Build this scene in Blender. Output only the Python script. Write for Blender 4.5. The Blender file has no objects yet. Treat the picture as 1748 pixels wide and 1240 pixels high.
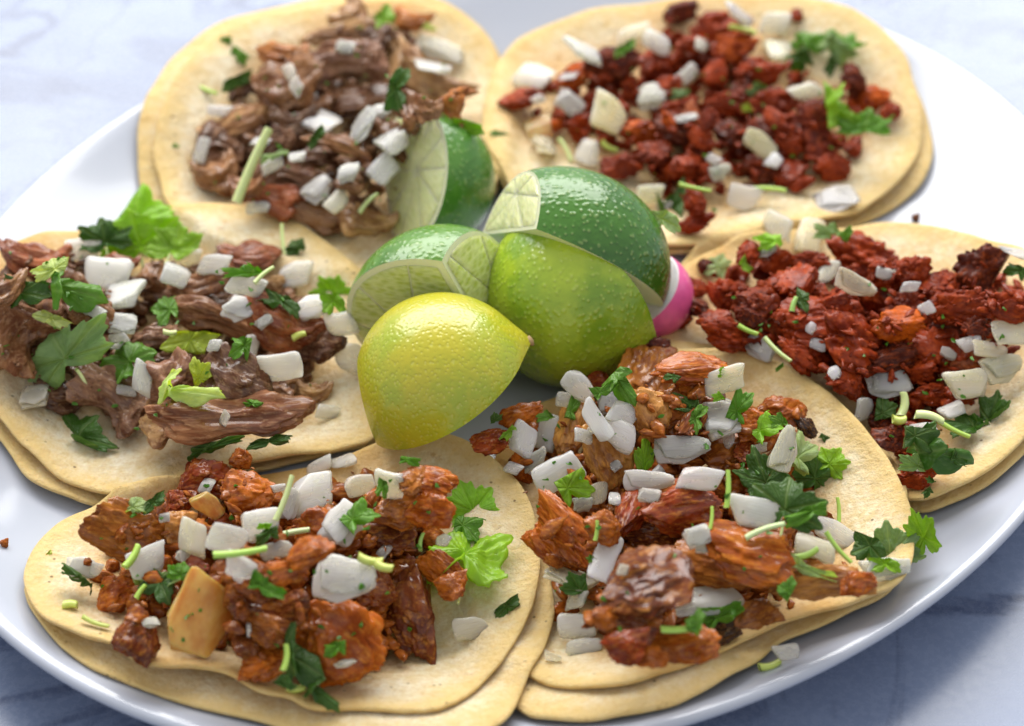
import bpy, bmesh, math, random
import numpy as np
from mathutils import Vector, Matrix

# ------------------------------------------------------------------ scene, camera, light
# one unit is one centimetre
scene = bpy.context.scene
scene.unit_settings.system = 'METRIC'
scene.unit_settings.scale_length = 0.01
COL = scene.collection
random.seed(4)

EL, DIST, FPX, Z0 = math.radians(41), 52 * 3600 / 3080, 3600.0, 1.5
CW, CH = 1748, 1240
fw = np.array([0, math.cos(EL), -math.sin(EL)])
RT = np.array([1.0, 0, 0])
UP = np.cross(RT, fw)
TC = -fw
CAM = np.array([0, 0, Z0]) - fw * DIST
ZUP = np.array([0, 0, 1.0])

cam = bpy.data.cameras.new('camera')
cam_ob = bpy.data.objects.new('camera', cam)
COL.objects.link(cam_ob)
cam.sensor_width = 36
cam.lens = 36 * FPX / CW
cam.clip_start, cam.clip_end = 1, 2000
cam_ob.matrix_world = Matrix(((RT[0], UP[0], TC[0], CAM[0]), (RT[1], UP[1], TC[1], CAM[1]),
                              (RT[2], UP[2], TC[2], CAM[2]), (0, 0, 0, 1)))
cam.dof.use_dof = True
cam.dof.focus_distance = 55.5
cam.dof.aperture_fstop = cam.lens * 1e-3 / 0.85
cam.dof.aperture_blades = 7
scene.camera = cam_ob

world = bpy.data.worlds.new('World')
scene.world = world
world.use_nodes = True
bg = world.node_tree.nodes['Background']
bg.inputs[0].default_value = (0.96, 0.975, 1.0, 1)
bg.inputs[1].default_value = 0.68

def area(name, loc, target, sx, sy, power, colr):
    l = bpy.data.lights.new(name, 'AREA')
    l.shape = 'RECTANGLE'; l.size = sx; l.size_y = sy; l.energy = power; l.color = colr
    o = bpy.data.objects.new(name, l); COL.objects.link(o)
    o.location = loc
    o.rotation_euler = (Vector(target) - Vector(loc)).to_track_quat('-Z', 'Y').to_euler()
    return o
area('window_light', (-14, 112, 104), (0, 2, 0), 210, 100, 470000, (1.0, 0.98, 0.95))

scene.view_settings.view_transform = 'Standard'
scene.view_settings.look = 'None'
scene.view_settings.exposure = 0.08
scene.view_settings.gamma = 1.0

# ------------------------------------------------------------------ pixel rays and the height map
def ray(px, py):
    return fw + RT * (px - CW / 2) / FPX - UP * (py - CH / 2) / FPX
def at(px, py, z):
    v = ray(px, py)
    return CAM + v * ((z - CAM[2]) / v[2])
def pxcm(p):
    return float(np.dot(np.asarray(p) - CAM, fw)) / FPX       # cm per photo pixel there

PC = np.array([0.523, 2.578]); PA, PB = 18.78, 15.89
PU = np.array([0.6836, 0.7298]); PV = np.array([-0.7298, 0.6836])
PROF = [(0, .55), (.68, .56), (.76, .66), (.83, .95), (.90, 1.45), (.95, 1.9), (.985, 2.22), (1.0, 2.3), (1.02, 2.3)]
def plate_z(x, y):
    dx, dy = np.asarray(x) - PC[0], np.asarray(y) - PC[1]
    r = np.sqrt(((dx * PU[0] + dy * PU[1]) / PA) ** 2 + ((dx * PV[0] + dy * PV[1]) / PB) ** 2)
    return np.interp(r, [a for a, b in PROF], [b for a, b in PROF])

GR, GN, GO = 0.1, 640, -32.0
_g = (np.arange(GN) + .5) * GR + GO
H = plate_z(_g[:, None], _g[None, :]) * 1.0
def hq(x, y):
    i = np.clip(((np.asarray(x) - GO) / GR).astype(int), 0, GN - 1)
    j = np.clip(((np.asarray(y) - GO) / GR).astype(int), 0, GN - 1)
    return H[i, j]
def stamp(P, grow=True):
    i = np.clip(((P[:, 0] - GO) / GR).astype(int), 1, GN - 2)
    j = np.clip(((P[:, 1] - GO) / GR).astype(int), 1, GN - 2)
    np.maximum.at(H, (i, j), P[:, 2])
    if grow:
        for a, b in ((1, 0), (-1, 0), (0, 1), (0, -1)):
            np.maximum.at(H, (i + a, j + b), P[:, 2] - 0.05)
def drop(px, py, lift=0.0):
    v = ray(px, py)
    z = np.arange(9.0, 0.4, -0.03)
    P = CAM[None] + v[None] * ((z - CAM[2]) / v[2])[:, None]
    k = np.argmax(z <= hq(P[:, 0], P[:, 1]) + lift)
    return P[k]

# ------------------------------------------------------------------ noise
def _hash(ix, iy, iz, seed):
    h = (ix * 374761393 + iy * 668265263 + iz * 2147483647 + seed * 974634721) & 0xFFFFFFFF
    h = ((h ^ (h >> 13)) * 1274126177) & 0xFFFFFFFF
    return ((h ^ (h >> 16)) & 0xFFFF) / 32767.5 - 1.0
def noise(p, seed=0):
    p = np.asarray(p, float) + 1000.0
    i = np.floor(p).astype(np.int64); f = p - i; u = f * f * (3 - 2 * f)
    r = 0
    for dx in (0, 1):
        for dy in (0, 1):
            for dz in (0, 1):
                w = (u[:, 0] if dx else 1 - u[:, 0]) * (u[:, 1] if dy else 1 - u[:, 1]) * (u[:, 2] if dz else 1 - u[:, 2])
                r = r + w * _hash(i[:, 0] + dx, i[:, 1] + dy, i[:, 2] + dz, seed)
    return r
def fbm(p, seed=0, o=4):
    p = np.asarray(p, float)
    return sum(noise(p * 2 ** k, seed + k) * .5 ** k for k in range(o))
def nrm(v):
    v = np.asarray(v, float)
    return v / (np.linalg.norm(v, axis=-1, keepdims=True) + 1e-12)

# ------------------------------------------------------------------ mesh and object helpers
def mesh(name, V, F, mat=None, smooth=True):
    me = bpy.data.meshes.new(name)
    me.from_pydata(np.asarray(V).tolist(), [], [list(map(int, f)) for f in F])
    if smooth:
        me.polygons.foreach_set('use_smooth', np.ones(len(me.polygons), bool))
    if mat: me.materials.append(mat)
    me.update()
    return me
def attr(me, name, vals):
    a = me.attributes.new(name, 'FLOAT', 'POINT')
    a.data.foreach_set('value', np.asarray(vals, np.float32))
def obj(name, me, parent=None, loc=None, color=None):
    o = bpy.data.objects.new(name, me); COL.objects.link(o)
    if loc is not None: o.location = loc
    if color is not None: o.color = (*color, 1)
    if parent is not None: o.parent = parent
    return o
def tag(o, label, cat, group=None, kind=None):
    if label: o['label'] = label
    if cat: o['category'] = cat
    if group: o['group'] = group
    if kind: o['kind'] = kind
    return o
_ico = {}
def ico(n):
    if n not in _ico:
        bm = bmesh.new(); bmesh.ops.create_icosphere(bm, subdivisions=n, radius=1)
        _ico[n] = (np.array([v.co[:] for v in bm.verts]), np.array([[v.index for v in f.verts] for f in bm.faces]))
        bm.free()
    return _ico[n][0].copy(), _ico[n][1]
def unit(V):
    lo, hi = V.min(0), V.max(0)
    return (V - (lo + hi) / 2) / (hi - lo)

# ------------------------------------------------------------------ materials
class NT:
    def __init__(s, name):
        s.m = bpy.data.materials.new(name); s.m.use_nodes = True
        s.t = s.m.node_tree; s.n = s.t.nodes; s.b = s.n['Principled BSDF']; s.out = s.n['Material Output']
    def node(s, t, **k):
        n = s.n.new(t)
        for a, v in k.items():
            if hasattr(n, a): setattr(n, a, v)
        return n
    def put(s, sock, v):
        if hasattr(v, 'links'): s.t.links.new(v, sock)
        elif isinstance(v, tuple) and len(v) == 3 and sock.type == 'RGBA': sock.default_value = (*v, 1)
        else: sock.default_value = v
    def obco(s): return s.node('ShaderNodeTexCoord').outputs['Object']
    def gen(s): return s.node('ShaderNodeTexCoord').outputs['Generated']
    def info(s, k): return s.node('ShaderNodeObjectInfo').outputs[k]
    def noise(s, vec, scale, detail=4, rough=.55, w=None, dist=0):
        n = s.node('ShaderNodeTexNoise'); n.noise_dimensions = '4D' if w is not None else '3D'
        s.put(n.inputs['Vector'], vec); n.inputs['Scale'].default_value = scale
        n.inputs['Detail'].default_value = detail; n.inputs['Roughness'].default_value = rough
        n.inputs['Distortion'].default_value = dist
        if w is not None: s.put(n.inputs['W'], w)
        return n.outputs['Fac']
    def voro(s, vec, scale, feat='F1', out='Distance', rnd=1.0):
        n = s.node('ShaderNodeTexVoronoi'); n.feature = feat
        s.put(n.inputs['Vector'], vec); n.inputs['Scale'].default_value = scale
        n.inputs['Randomness'].default_value = rnd
        return n.outputs[out]
    def ramp(s, f, a, b, lo=0.0, hi=1.0):
        n = s.node('ShaderNodeMapRange'); s.put(n.inputs[0], f)
        for i, v in enumerate((a, b, lo, hi)): n.inputs[i + 1].default_value = v
        n.interpolation_type = 'SMOOTHSTEP'
        return n.outputs[0]
    def math(s, op, a, b=0.0):
        n = s.node('ShaderNodeMath'); n.operation = op; s.put(n.inputs[0], a); s.put(n.inputs[1], b)
        return n.outputs[0]
    def mix(s, f, a, b, blend='MIX'):
        n = s.node('ShaderNodeMix'); n.data_type = 'RGBA'; n.blend_type = blend
        s.put(n.inputs[0], f); s.put(n.inputs[6], a); s.put(n.inputs[7], b)
        return n.outputs[2]
    def scale(s, vec, v):
        n = s.node('ShaderNodeMapping'); s.put(n.inputs[0], vec); n.inputs['Scale'].default_value = v
        return n.outputs[0]
    def attr(s, name):
        n = s.node('ShaderNodeAttribute'); n.attribute_name = name
        return n.outputs['Fac']
    def bump(s, h, st, dist=.05, prev=None):
        n = s.node('ShaderNodeBump'); n.inputs['Strength'].default_value = st
        n.inputs['Distance'].default_value = dist; s.put(n.inputs['Height'], h)
        if prev is not None: s.put(n.inputs['Normal'], prev)
        return n.outputs[0]
    def set(s, **k):
        names = dict(col='Base Color', rough='Roughness', spec='Specular IOR Level', sss='Subsurface Weight',
                     rad='Subsurface Radius', sscale='Subsurface Scale', coat='Coat Weight', crough='Coat Roughness',
                     trans='Transmission Weight', ior='IOR', normal='Normal', alpha='Alpha')
        for a, v in k.items():
            if a == 'rad': s.b.inputs[names[a]].default_value = v
            else: s.put(s.b.inputs[names[a]], v)
        return s.m

def m_plate():
    t = NT('white_glazed_porcelain')
    n = t.noise(t.obco(), .5, 2)
    return t.set(col=(.46, .49, .57), rough=.18, spec=.5, coat=.3, crough=.06, normal=t.bump(n, .03, .2))
def m_marble():
    t = NT('grey_veined_marble'); o = t.obco()
    w = t.noise(t.scale(o, (1, 1.6, 1)), .035, 5, .6, dist=1.2)
    cloud = t.noise(o, .09, 6, .65)
    v1 = t.math('ABSOLUTE', t.math('SUBTRACT', t.noise(t.scale(o, (.8, 1.7, 1)), .045, 5, .55, dist=1.6), .5))
    vein = t.ramp(v1, .0, .035, 1, 0)
    v2 = t.math('ABSOLUTE', t.math('SUBTRACT', t.noise(t.scale(o, (1.3, .9, 1)), .11, 4, .55, dist=1.0), .48))
    vein2 = t.ramp(v2, .0, .02, .55, 0)
    c = t.mix(t.ramp(cloud, .3, .7), (.12, .16, .27), (.22, .275, .41))
    c = t.mix(t.ramp(w, .35, .65, 0, .25), c, (.30, .36, .52))
    c = t.mix(t.math('MULTIPLY', t.math('MAXIMUM', vein, vein2), t.ramp(cloud, .35, .6, .25, .95)), c, (.055, .075, .15))
    fine = t.noise(o, 4, 3, .7)
    c = t.mix(t.ramp(fine, .3, .7, 0, .18), c, (.38, .43, .56))
    return t.set(col=c, rough=t.ramp(fine, .2, .8, .22, .32), spec=.55)
def m_tortilla():
    t = NT('corn_tortilla'); o = t.obco(); e = t.attr('edge')
    a = t.noise(o, .7, 5, .65); b = t.noise(o, 2.2, 5, .65); g = t.noise(o, 10, 4, .75)
    c = t.mix(t.ramp(a, .35, .68), (.90, .79, .58), (.78, .62, .33))
    c = t.mix(t.ramp(b, .42, .7, 0, .55), c, (.93, .83, .64))
    c = t.mix(t.ramp(g, .38, .66, 0, .34), c, (.60, .42, .19))
    mot = t.noise(o, 4.2, 5, .7)
    c = t.mix(t.ramp(mot, .45, .66, 0, .5), c, (.70, .50, .23))
    c = t.mix(t.ramp(mot, .52, .34, 0, .35), c, (.95, .88, .72))
    em = t.math('ADD', e, t.math('MULTIPLY', t.math('SUBTRACT', b, .5), .22))
    c = t.mix(t.ramp(em, .80, 1.0, 0, .8), c, (.76, .52, .17))
    spots = t.math('MULTIPLY', t.ramp(t.noise(o, .9, 3, .6), .58, .75), t.ramp(b, .35, .7, .2, 1))
    c = t.mix(t.math('MULTIPLY', spots, .85), c, (.62, .38, .10))
    blot = t.math('MULTIPLY', t.ramp(t.noise(o, 1.6, 4, .65), .62, .72), t.ramp(g, .35, .6, .3, 1))
    c = t.mix(t.math('MULTIPLY', blot, .5), c, (.45, .24, .07))
    sp = t.voro(o, 2.2); big = t.noise(o, 1.7, 2)
    speck = t.math('MULTIPLY', t.ramp(sp, .06, .13, 1, 0), t.ramp(big, .50, .56))
    c = t.mix(t.math('MULTIPLY', speck, .85), c, (.16, .09, .03))
    oil = t.attr('oil')
    c = t.mix(t.math('MULTIPLY', oil, .62), c, t.mix(1.0, c, (.86, .60, .26), 'MULTIPLY'))
    n1 = t.bump(t.noise(o, 1.9, 5, .62), .5, .3)
    n2 = t.bump(t.noise(o, 7, 5, .75), .75, .10, n1)
    return t.set(col=c, rough=t.ramp(oil, 0, 1, .58, .34), spec=.35, sss=.15, rad=(.5, .28, .12), sscale=.5, normal=n2)
def meatmat(name, fat, char, fiber, rough, coat, bumpd, wet=True):
    t = NT(name); o = t.obco(); r = t.info('Random'); ic = t.info('Color')
    w = t.math('MULTIPLY', r, 37.0)
    n = t.noise(o, 2.3, 6, .66, w); n2 = t.noise(t.scale(o, fiber), 4.6, 6, .68, w); n3 = t.noise(o, 8, 5, .72, w)
    c = t.mix(t.ramp(n, .36, .62), ic, t.mix(1.0, ic, (.42, .30, .28), 'MULTIPLY'))
    c = t.mix(t.ramp(n2, .46, .72, 0, .7), c, t.mix(.55, ic, fat))
    c = t.mix(t.ramp(n3, .55, .70, 0, .6), c, t.mix(.25, char, ic))
    if wet: coat = t.math('MULTIPLY', t.ramp(t.noise(o, 3.1, 3, .6, w), .42, .6), coat)
    b1 = t.bump(n2, .42, bumpd * 1.5); b2 = t.bump(n3, .4, bumpd, b1)
    return t.set(col=c, rough=t.ramp(n2, .3, .7, rough, rough + .2), spec=.08, coat=coat, crough=.09,
                 sss=.05, rad=(.5, .16, .08), sscale=.25, normal=b2)
def m_onion():
    t = NT('raw_onion'); o = t.obco(); ic = t.info('Color'); r = t.info('Random')
    w = t.math('MULTIPLY', r, 19.0)
    st = t.noise(t.scale(o, (1.0, 11, 2)), 2.2, 3, .5, w)
    n = t.noise(o, 1.6, 3, .5, w)
    c = t.mix(t.ramp(n, .35, .7, 0, .5), ic, t.mix(1.0, ic, (.93, .95, .74), 'MULTIPLY'))
    c = t.mix(t.ramp(st, .35, .65, 0, .35), c, t.mix(.5, ic, (1.0, 1.0, .98)))
    return t.set(col=c, rough=t.ramp(n, .3, .7, .14, .32), spec=.5, coat=.3, crough=.1, sss=.85, rad=(1.0, 1.0, .8), sscale=.7,
                 trans=.44, ior=1.30, normal=t.bump(st, .35, .05))
def m_cooked():
    t = NT('cooked_onion'); o = t.obco(); ic = t.info('Color')
    n = t.noise(o, 1.3, 4, .6); st = t.noise(t.scale(o, (1, 3, 1)), 2.5, 3)
    c = t.mix(t.ramp(n, .35, .65), t.mix(.35, ic, (.95, .70, .22)), t.mix(1.0, ic, (.75, .55, .4), 'MULTIPLY'))
    return t.set(col=c, rough=.18, spec=.5, coat=.3, crough=.08, sss=.6, rad=(1.0, .6, .2), sscale=.5, trans=.35, ior=1.3, normal=t.bump(st, .25, .05))
def m_leaf():
    t = NT('cilantro_leaf'); ic = t.info('Color'); o = t.obco(); v = t.attr('vein')
    n = t.noise(o, 5, 4, .6, t.math('MULTIPLY', t.info('Random'), 11.0))
    c = t.mix(t.ramp(n, .3, .7, 0, .6), ic, t.mix(1.0, ic, (.55, .66, .5), 'MULTIPLY'))
    c = t.mix(t.math('MULTIPLY', v, .5), c, t.mix(.5, ic, (.55, .66, .28)))
    nb = t.bump(v, .6, .05, t.bump(n, .4, .06))
    t.set(col=c, rough=.32, spec=.5, normal=nb)
    tr = t.node('ShaderNodeBsdfTranslucent'); t.put(tr.inputs[0], t.mix(1.0, c, (1.9, 1.7, .6), 'MULTIPLY'))
    mx = t.node('ShaderNodeMixShader'); mx.inputs[0].default_value = .45
    t.t.links.new(t.b.outputs[0], mx.inputs[1]); t.t.links.new(tr.outputs[0], mx.inputs[2])
    t.t.links.new(mx.outputs[0], t.out.inputs[0])
    return t.m
def m_stem():
    t = NT('cilantro_stem'); ic = t.info('Color'); o = t.obco()
    n = t.noise(t.scale(o, (1, 6, 6)), 3, 3)
    c = t.mix(n, ic, t.mix(.4, ic, (.75, .8, .45)))
    return t.set(col=c, rough=.3, spec=.5, sss=.4, rad=(.3, .4, .1), sscale=.3)
def m_rind(name, nb, scl, st, sunk=False):
    t = NT(name); o = t.obco(); ic = t.info('Color')
    n = t.noise(o, .55, 4, .55); n2 = t.noise(o, 2.5, 4, .6)
    pore = t.voro(o, scl, 'SMOOTH_F1')
    c = t.mix(t.ramp(n, .32, .68), ic, t.mix(1.0, ic, nb, 'MULTIPLY'))
    c = t.mix(t.ramp(n2, .45, .75, 0, .35), c, t.mix(1.0, ic, (1.25, 1.15, .9), 'MULTIPLY'))
    c = t.mix(t.ramp(pore, .1, .32, .5, 0), c, t.mix(.3, ic, (.8, .85, .35)))
    sp = t.ramp(t.voro(o, 1.3), .02, .035, .8, 0)
    c = t.mix(sp, c, (.12, .1, .03))
    return t.set(col=c, rough=.26, spec=.55, coat=.15, crough=.1, sss=.08, rad=(.3, .4, .1), sscale=.3,
                 normal=t.bump(t.ramp(pore, .05, .5, 0, 1) if sunk else t.ramp(pore, .05, .5, 1, 0), st, .07, t.bump(n2, .08, .15)))
def m_pith():
    t = NT('lime_pith'); o = t.obco(); n = t.noise(o, 6, 4)
    return t.set(col=t.mix(n, (.74, .80, .44), (.86, .88, .62)), rough=.42, sss=.5, rad=(.5, .6, .25), sscale=.4)
def m_pulp():
    t = NT('lime_pulp'); o = t.obco(); ic = t.info('Color')
    v = t.voro(t.scale(o, (1, 1, 2.2)), 3.2); n = t.noise(t.scale(o, (2, 2, 6)), 2, 4, .6)
    c = t.mix(t.ramp(v, .1, .6), ic, t.mix(.5, ic, (.86, .90, .52)))
    c = t.mix(t.ramp(n, .4, .7, 0, .4), c, t.mix(1.0, ic, (.7, .8, .5), 'MULTIPLY'))
    return t.set(col=c, rough=.16, spec=.6, sss=.7, rad=(.6, .7, .2), sscale=.4, trans=.05, ior=1.36,
                 normal=t.bump(v, .35, .06))
def plain(name, c, rough=.4, sss=0.0, spec=.5):
    t = NT(name); o = t.obco(); n = t.noise(o, 3, 4)
    cc = t.mix(t.ramp(n, .3, .7, 0, .4), c, tuple(x * .7 for x in c))
    return t.set(col=cc, rough=rough, sss=sss, rad=(.5, .4, .3), sscale=.4, spec=spec, normal=t.bump(n, .2, .05))

M = dict(plate=m_plate(), marble=m_marble(), tortilla=m_tortilla(), onion=m_onion(), cooked=m_cooked(), leaf=m_leaf(), stem=m_stem(),
         carnitas=meatmat('braised_pork', (.66, .42, .22), (.05, .022, .014), (.9, 4.5, 4.5), .30, .7, .045),
         pastor=meatmat('seasoned_pork', (.82, .36, .05), (.09, .02, .008), (1.0, 3.2, 3.2), .30, .75, .045),
         chorizo=meatmat('red_chorizo', (.66, .13, .02), (.05, .008, .006), (2, 2, 2), .32, .3, .05),
         pith=m_pith(), pulp=m_pulp(),
         rind=m_rind('green_lime_rind', (.45, .62, .5), 6.2, .34),
         yrind=m_rind('yellow_lime_rind', (.70, .95, .9), 8.5, .2, True),
         scar=plain('stem_scar_brown', (.45, .30, .14), .7),
         rskin=plain('radish_skin', (.97, .15, .42), .2), rflesh=plain('radish_flesh', (.88, .80, .82), .3, .5))

# ------------------------------------------------------------------ counter and plate
def build_counter():
    S = 130.0
    V = [(-S, -S, 0), (S, -S, 0), (S, S * .7, 0), (-S, S * .7, 0), (-S, -S, -3), (S, -S, -3), (S, S * .7, -3), (-S, S * .7, -3)]
    F = [(0, 1, 2, 3), (7, 6, 5, 4), (0, 4, 5, 1), (1, 5, 6, 2), (2, 6, 7, 3), (3, 7, 4, 0)]
    o = obj('marble_counter', mesh('marble_counter', V, F, M['marble'], False))
    tag(o, 'blue-grey veined marble counter top under the plate', 'counter', kind='structure')
build_counter()
def build_plate():
    prof = []
    for r in np.linspace(0, .985, 46): prof.append((r, float(np.interp(r, [a for a, b in PROF], [b for a, b in PROF]))))
    prof += [(.993, 2.27), (1.0, 2.27), (1.006, 2.2), (1.006, 2.08), (.998, 1.97), (.98, 1.85), (.93, 1.5), (.86, 1.08),
             (.78, .66), (.70, .34), (.64, .16), (.62, .02), (.60, .02), (.585, .14), (.3, .14), (0, .14)]
    # soften the profile so the well and the rim flow into each other
    P = np.array(prof); top = P[:46, 1].copy()
    for _ in range(2): top[1:-1] = (top[:-2] + top[1:-1] * 2 + top[2:]) / 4
    P[:46, 1] = top
    n = 220; th = np.linspace(0, 2 * math.pi, n, endpoint=False)
    V = []; F = []
    for r, z in P:
        for a in th:
            q = PC + PU * PA * r * math.cos(a) + PV * PB * r * math.sin(a)
            V.append((q[0], q[1], z))
    for k in range(len(P) - 1):
        for i in range(n):
            j = (i + 1) % n
            F.append((k * n + i, k * n + j, (k + 1) * n + j, (k + 1) * n + i))
    o = obj('oval_plate', mesh('oval_plate', V, F, M['plate']))
    tag(o, 'large white oval porcelain plate carrying all six tacos', 'plate')
build_plate()

# ------------------------------------------------------------------ tortillas
def closed(pts, n):
    P = np.array(pts, float); m = len(P)
    out = []
    seg = np.linalg.norm(np.roll(P, -1, 0)[:, :2] - P[:, :2], axis=1)
    cum = np.concatenate([[0], np.cumsum(seg)])
    for t in np.linspace(0, cum[-1], n, endpoint=False):
        i = min(np.searchsorted(cum, t, 'right') - 1, m - 1); u = (t - cum[i]) / max(seg[i], 1e-9)
        a, b, c, d = P[(i - 1) % m], P[i], P[(i + 1) % m], P[(i + 2) % m]
        out.append(.5 * ((2 * b) + (c - a) * u + (2 * a - 5 * b + 4 * c - d) * u * u + (3 * b - a - 3 * c + d) * u ** 3))
    return np.array(out)
HEAP = dict(
    L=[(0, 445), (60, 425), (200, 440), (330, 440), (430, 440), (500, 470), (560, 530), (565, 620), (520, 690), (420, 740), (270, 740), (150, 690), (20, 640), (-60, 600)],
    BL=[(350, 270), (375, 190), (420, 140), (480, 90), (560, 50), (640, 30), (700, 40), (750, 110), (790, 180), (720, 220), (700, 300), (640, 380), (560, 375), (440, 345), (365, 315)],
    BR=[(880, 195), (900, 135), (960, 115), (1050, 100), (1160, 25), (1250, 40), (1340, 110), (1440, 145), (1500, 180), (1470, 235), (1400, 300), (1300, 295), (1210, 370), (1140, 360), (1080, 290), (1010, 240), (920, 220)],
    R=[(1180, 550), (1205, 465), (1290, 440), (1400, 450), (1500, 440), (1600, 475), (1680, 450), (1770, 475), (1780, 540), (1700, 630), (1620, 690), (1600, 780), (1550, 810), (1500, 720), (1420, 650), (1340, 600), (1250, 580)],
    FL=[(160, 925), (300, 840), (420, 800), (540, 820), (650, 800), (760, 820), (770, 880), (750, 1000), (690, 1115), (600, 1160), (480, 1150), (400, 1110), (270, 1100), (205, 1045), (150, 1000)],
    FR=[(850, 750), (980, 675), (1080, 635), (1230, 645), (1370, 710), (1390, 790), (1440, 960), (1410, 1005), (1300, 1055), (1200, 1105), (1080, 1125), (1000, 1095), (950, 1000), (930, 900), (870, 800)])
def inside(poly, x, y):
    r = False; n = len(poly); j = n - 1
    for i in range(n):
        xi, yi = poly[i]; xj, yj = poly[j]
        if (yi > y) != (yj > y) and x < (xj - xi) * (y - yi) / (yj - yi) + xi: r = not r
        j = i
    return r
TH = .13
def tortilla(pts, off, label, group, seed, zc=.3, power=2.3, wav=.05, heap=None):
    n, m = 200, 44
    pts = [(p[0], p[1], p[2] if len(p) > 2 else off) for p in pts]
    O = closed(pts, n)
    R = np.zeros((n, 3))
    for i, (px, py, of) in enumerate(O):
        z = 1.5
        for _ in range(30):
            q = at(px, py, z); z = .5 * z + .5 * (float(plate_z(q[0], q[1])) + of)
        R[i] = at(px, py, z)
    d = noise(np.c_[np.cos(np.linspace(0, 6.28, n)) * 7, np.sin(np.linspace(0, 6.28, n)) * 7, np.full(n, seed)], seed)
    c = R.mean(0); c[2] = float(plate_z(c[0], c[1])) + zc
    R[:, :2] += (R[:, :2] - c[:2]) * (d * .008)[:, None]
    s = np.linspace(0, 1, m) ** .85
    G = np.zeros((m, n, 3))
    for k, t in enumerate(s):
        G[k, :, :2] = c[:2] + (R[:, :2] - c[:2]) * t
        pz = plate_z(G[k, :, 0], G[k, :, 1])
        flat = np.maximum(c[2], pz + zc * .7)
        wgt = t ** power
        G[k, :, 2] = flat * (1 - wgt) + R[:, 2] * wgt
    q = G.reshape(-1, 3)
    wv = fbm(np.c_[q[:, :2] * .35, np.full(len(q), seed * 3.1)], seed, 3) * wav + fbm(np.c_[q[:, :2] * 1.3, np.full(len(q), seed * 1.7)], seed + 9, 3) * wav * .35
    G[:, :, 2] += wv.reshape(m, n) * np.minimum(1, s * 1.5)[:, None]
    ang_ = np.linspace(0, 2 * math.pi, n, endpoint=False)
    G[:, :, 2] += (s ** 4)[:, None] * (.16 * fbm(np.c_[np.cos(ang_) * 2.6, np.sin(ang_) * 2.6, np.full(n, seed * 1.3)], seed + 3, 3))[None]
    need = hq(G[:, :, 0], G[:, :, 1]) + TH + .03
    Z = np.maximum(G[:, :, 2], need)
    for _ in range(8):
        Zs = Z.copy()
        Zs[1:-1] = (Z[:-2] + Z[2:] + np.roll(Z, 1, 1)[1:-1] + np.roll(Z, -1, 1)[1:-1] + 2 * Z[1:-1]) / 6
        Zs[-1] = (Z[-2] + np.roll(Z, 1, 1)[-1] + np.roll(Z, -1, 1)[-1] + Z[-1] * 3) / 6
        Z = np.maximum(Zs, need)
    G[:, :, 2] = Z
    top = G.reshape(-1, 3)
    bot = G.copy(); bot[:, :, 2] -= TH
    # a rounded torn edge
    out = nrm(np.c_[R[:, :2] - c[:2], np.zeros(n)])
    e1 = G[-1] + out * .02; e1[:, 2] -= TH * .22
    e2 = G[-1] + out * .025; e2[:, 2] -= TH * .6
    V = np.concatenate([top, e1, e2, bot[::-1].reshape(-1, 3)])
    rows = 2 * m + 2
    I = np.arange(rows * n).reshape(rows, n)
    F = []
    for k in range(rows - 1):
        a, b = I[k], I[k + 1]
        F += np.c_[a, b, np.roll(b, -1), np.roll(a, -1)].tolist()
    # the edge distance in cm sets the toasted rim
    w = np.concatenate([np.repeat(s, n), np.ones(2 * n), np.repeat(s[::-1], n)])
    me = mesh('corn_tortilla', V - c, F, M['tortilla'])
    attr(me, 'edge', w)
    oil = np.zeros(len(V))
    if heap is not None:
        rel = V - CAM; dep = rel @ fw
        px = np.c_[CW / 2 + FPX * (rel @ RT) / dep, CH / 2 - FPX * (rel @ UP) / dep]
        hp = np.array(heap, float); dm = np.full(len(V), 1e9)
        for a, b in zip(hp, np.roll(hp, -1, 0)):
            ab = b - a; t = np.clip(((px - a) @ ab) / (ab @ ab), 0, 1)
            dm = np.minimum(dm, np.linalg.norm(px - a - t[:, None] * ab, axis=1))
        ins = np.array([inside(heap, x, y) for x, y in px])
        sd = np.where(ins, -dm, dm) + 30 * noise(V * .8, seed) + 16 * noise(V * 2.3, seed + 1)
        oil = np.clip(1 - (sd + 5) / 50, 0, 1)
    attr(me, 'oil', oil)
    o = obj('corn_tortilla', me, loc=c)
    tag(o, label, 'tortilla', group)
    # dense stamp
    for a in range(3):
        stamp(top * (1 - a / 3) + np.roll(G, -1, 1).reshape(-1, 3) * (a / 3))
    gm = (G[:-1] + G[1:]) / 2
    stamp(gm.reshape(-1, 3))
    return o

TOR = {}
TOR['BLl'] = [(236, 300), (240, 205), (272, 128), (330, 72), (392, 34), (470, 10), (560, -6), (650, -12), (740, -4), (800, 30), (845, 80), (866, 140), (874, 220), (860, 300), (820, 370), (760, 430), (690, 480), (600, 490), (500, 480), (400, 450), (310, 410), (255, 360)]
TOR['BLu'] = [(272, 300), (264, 240), (280, 170), (312, 106), (366, 60), (425, 32), (500, 12), (580, -1), (670, -4), (750, 12), (805, 42), (843, 88), (858, 140), (864, 210), (856, 285), (826, 350), (770, 415), (700, 462), (620, 474), (520, 462), (420, 436), (335, 390), (288, 345)]
TOR['BRl'] = [(838, 300), (846, 200), (880, 110), (960, 55), (1080, 15), (1200, 0), (1320, 6), (1430, 30), (1510, 80), (1560, 150), (1586, 220), (1590, 268), (1572, 310), (1520, 350), (1450, 384), (1370, 405), (1300, 416), (1209, 428), (1117, 436), (1020, 420), (920, 370)]
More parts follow.
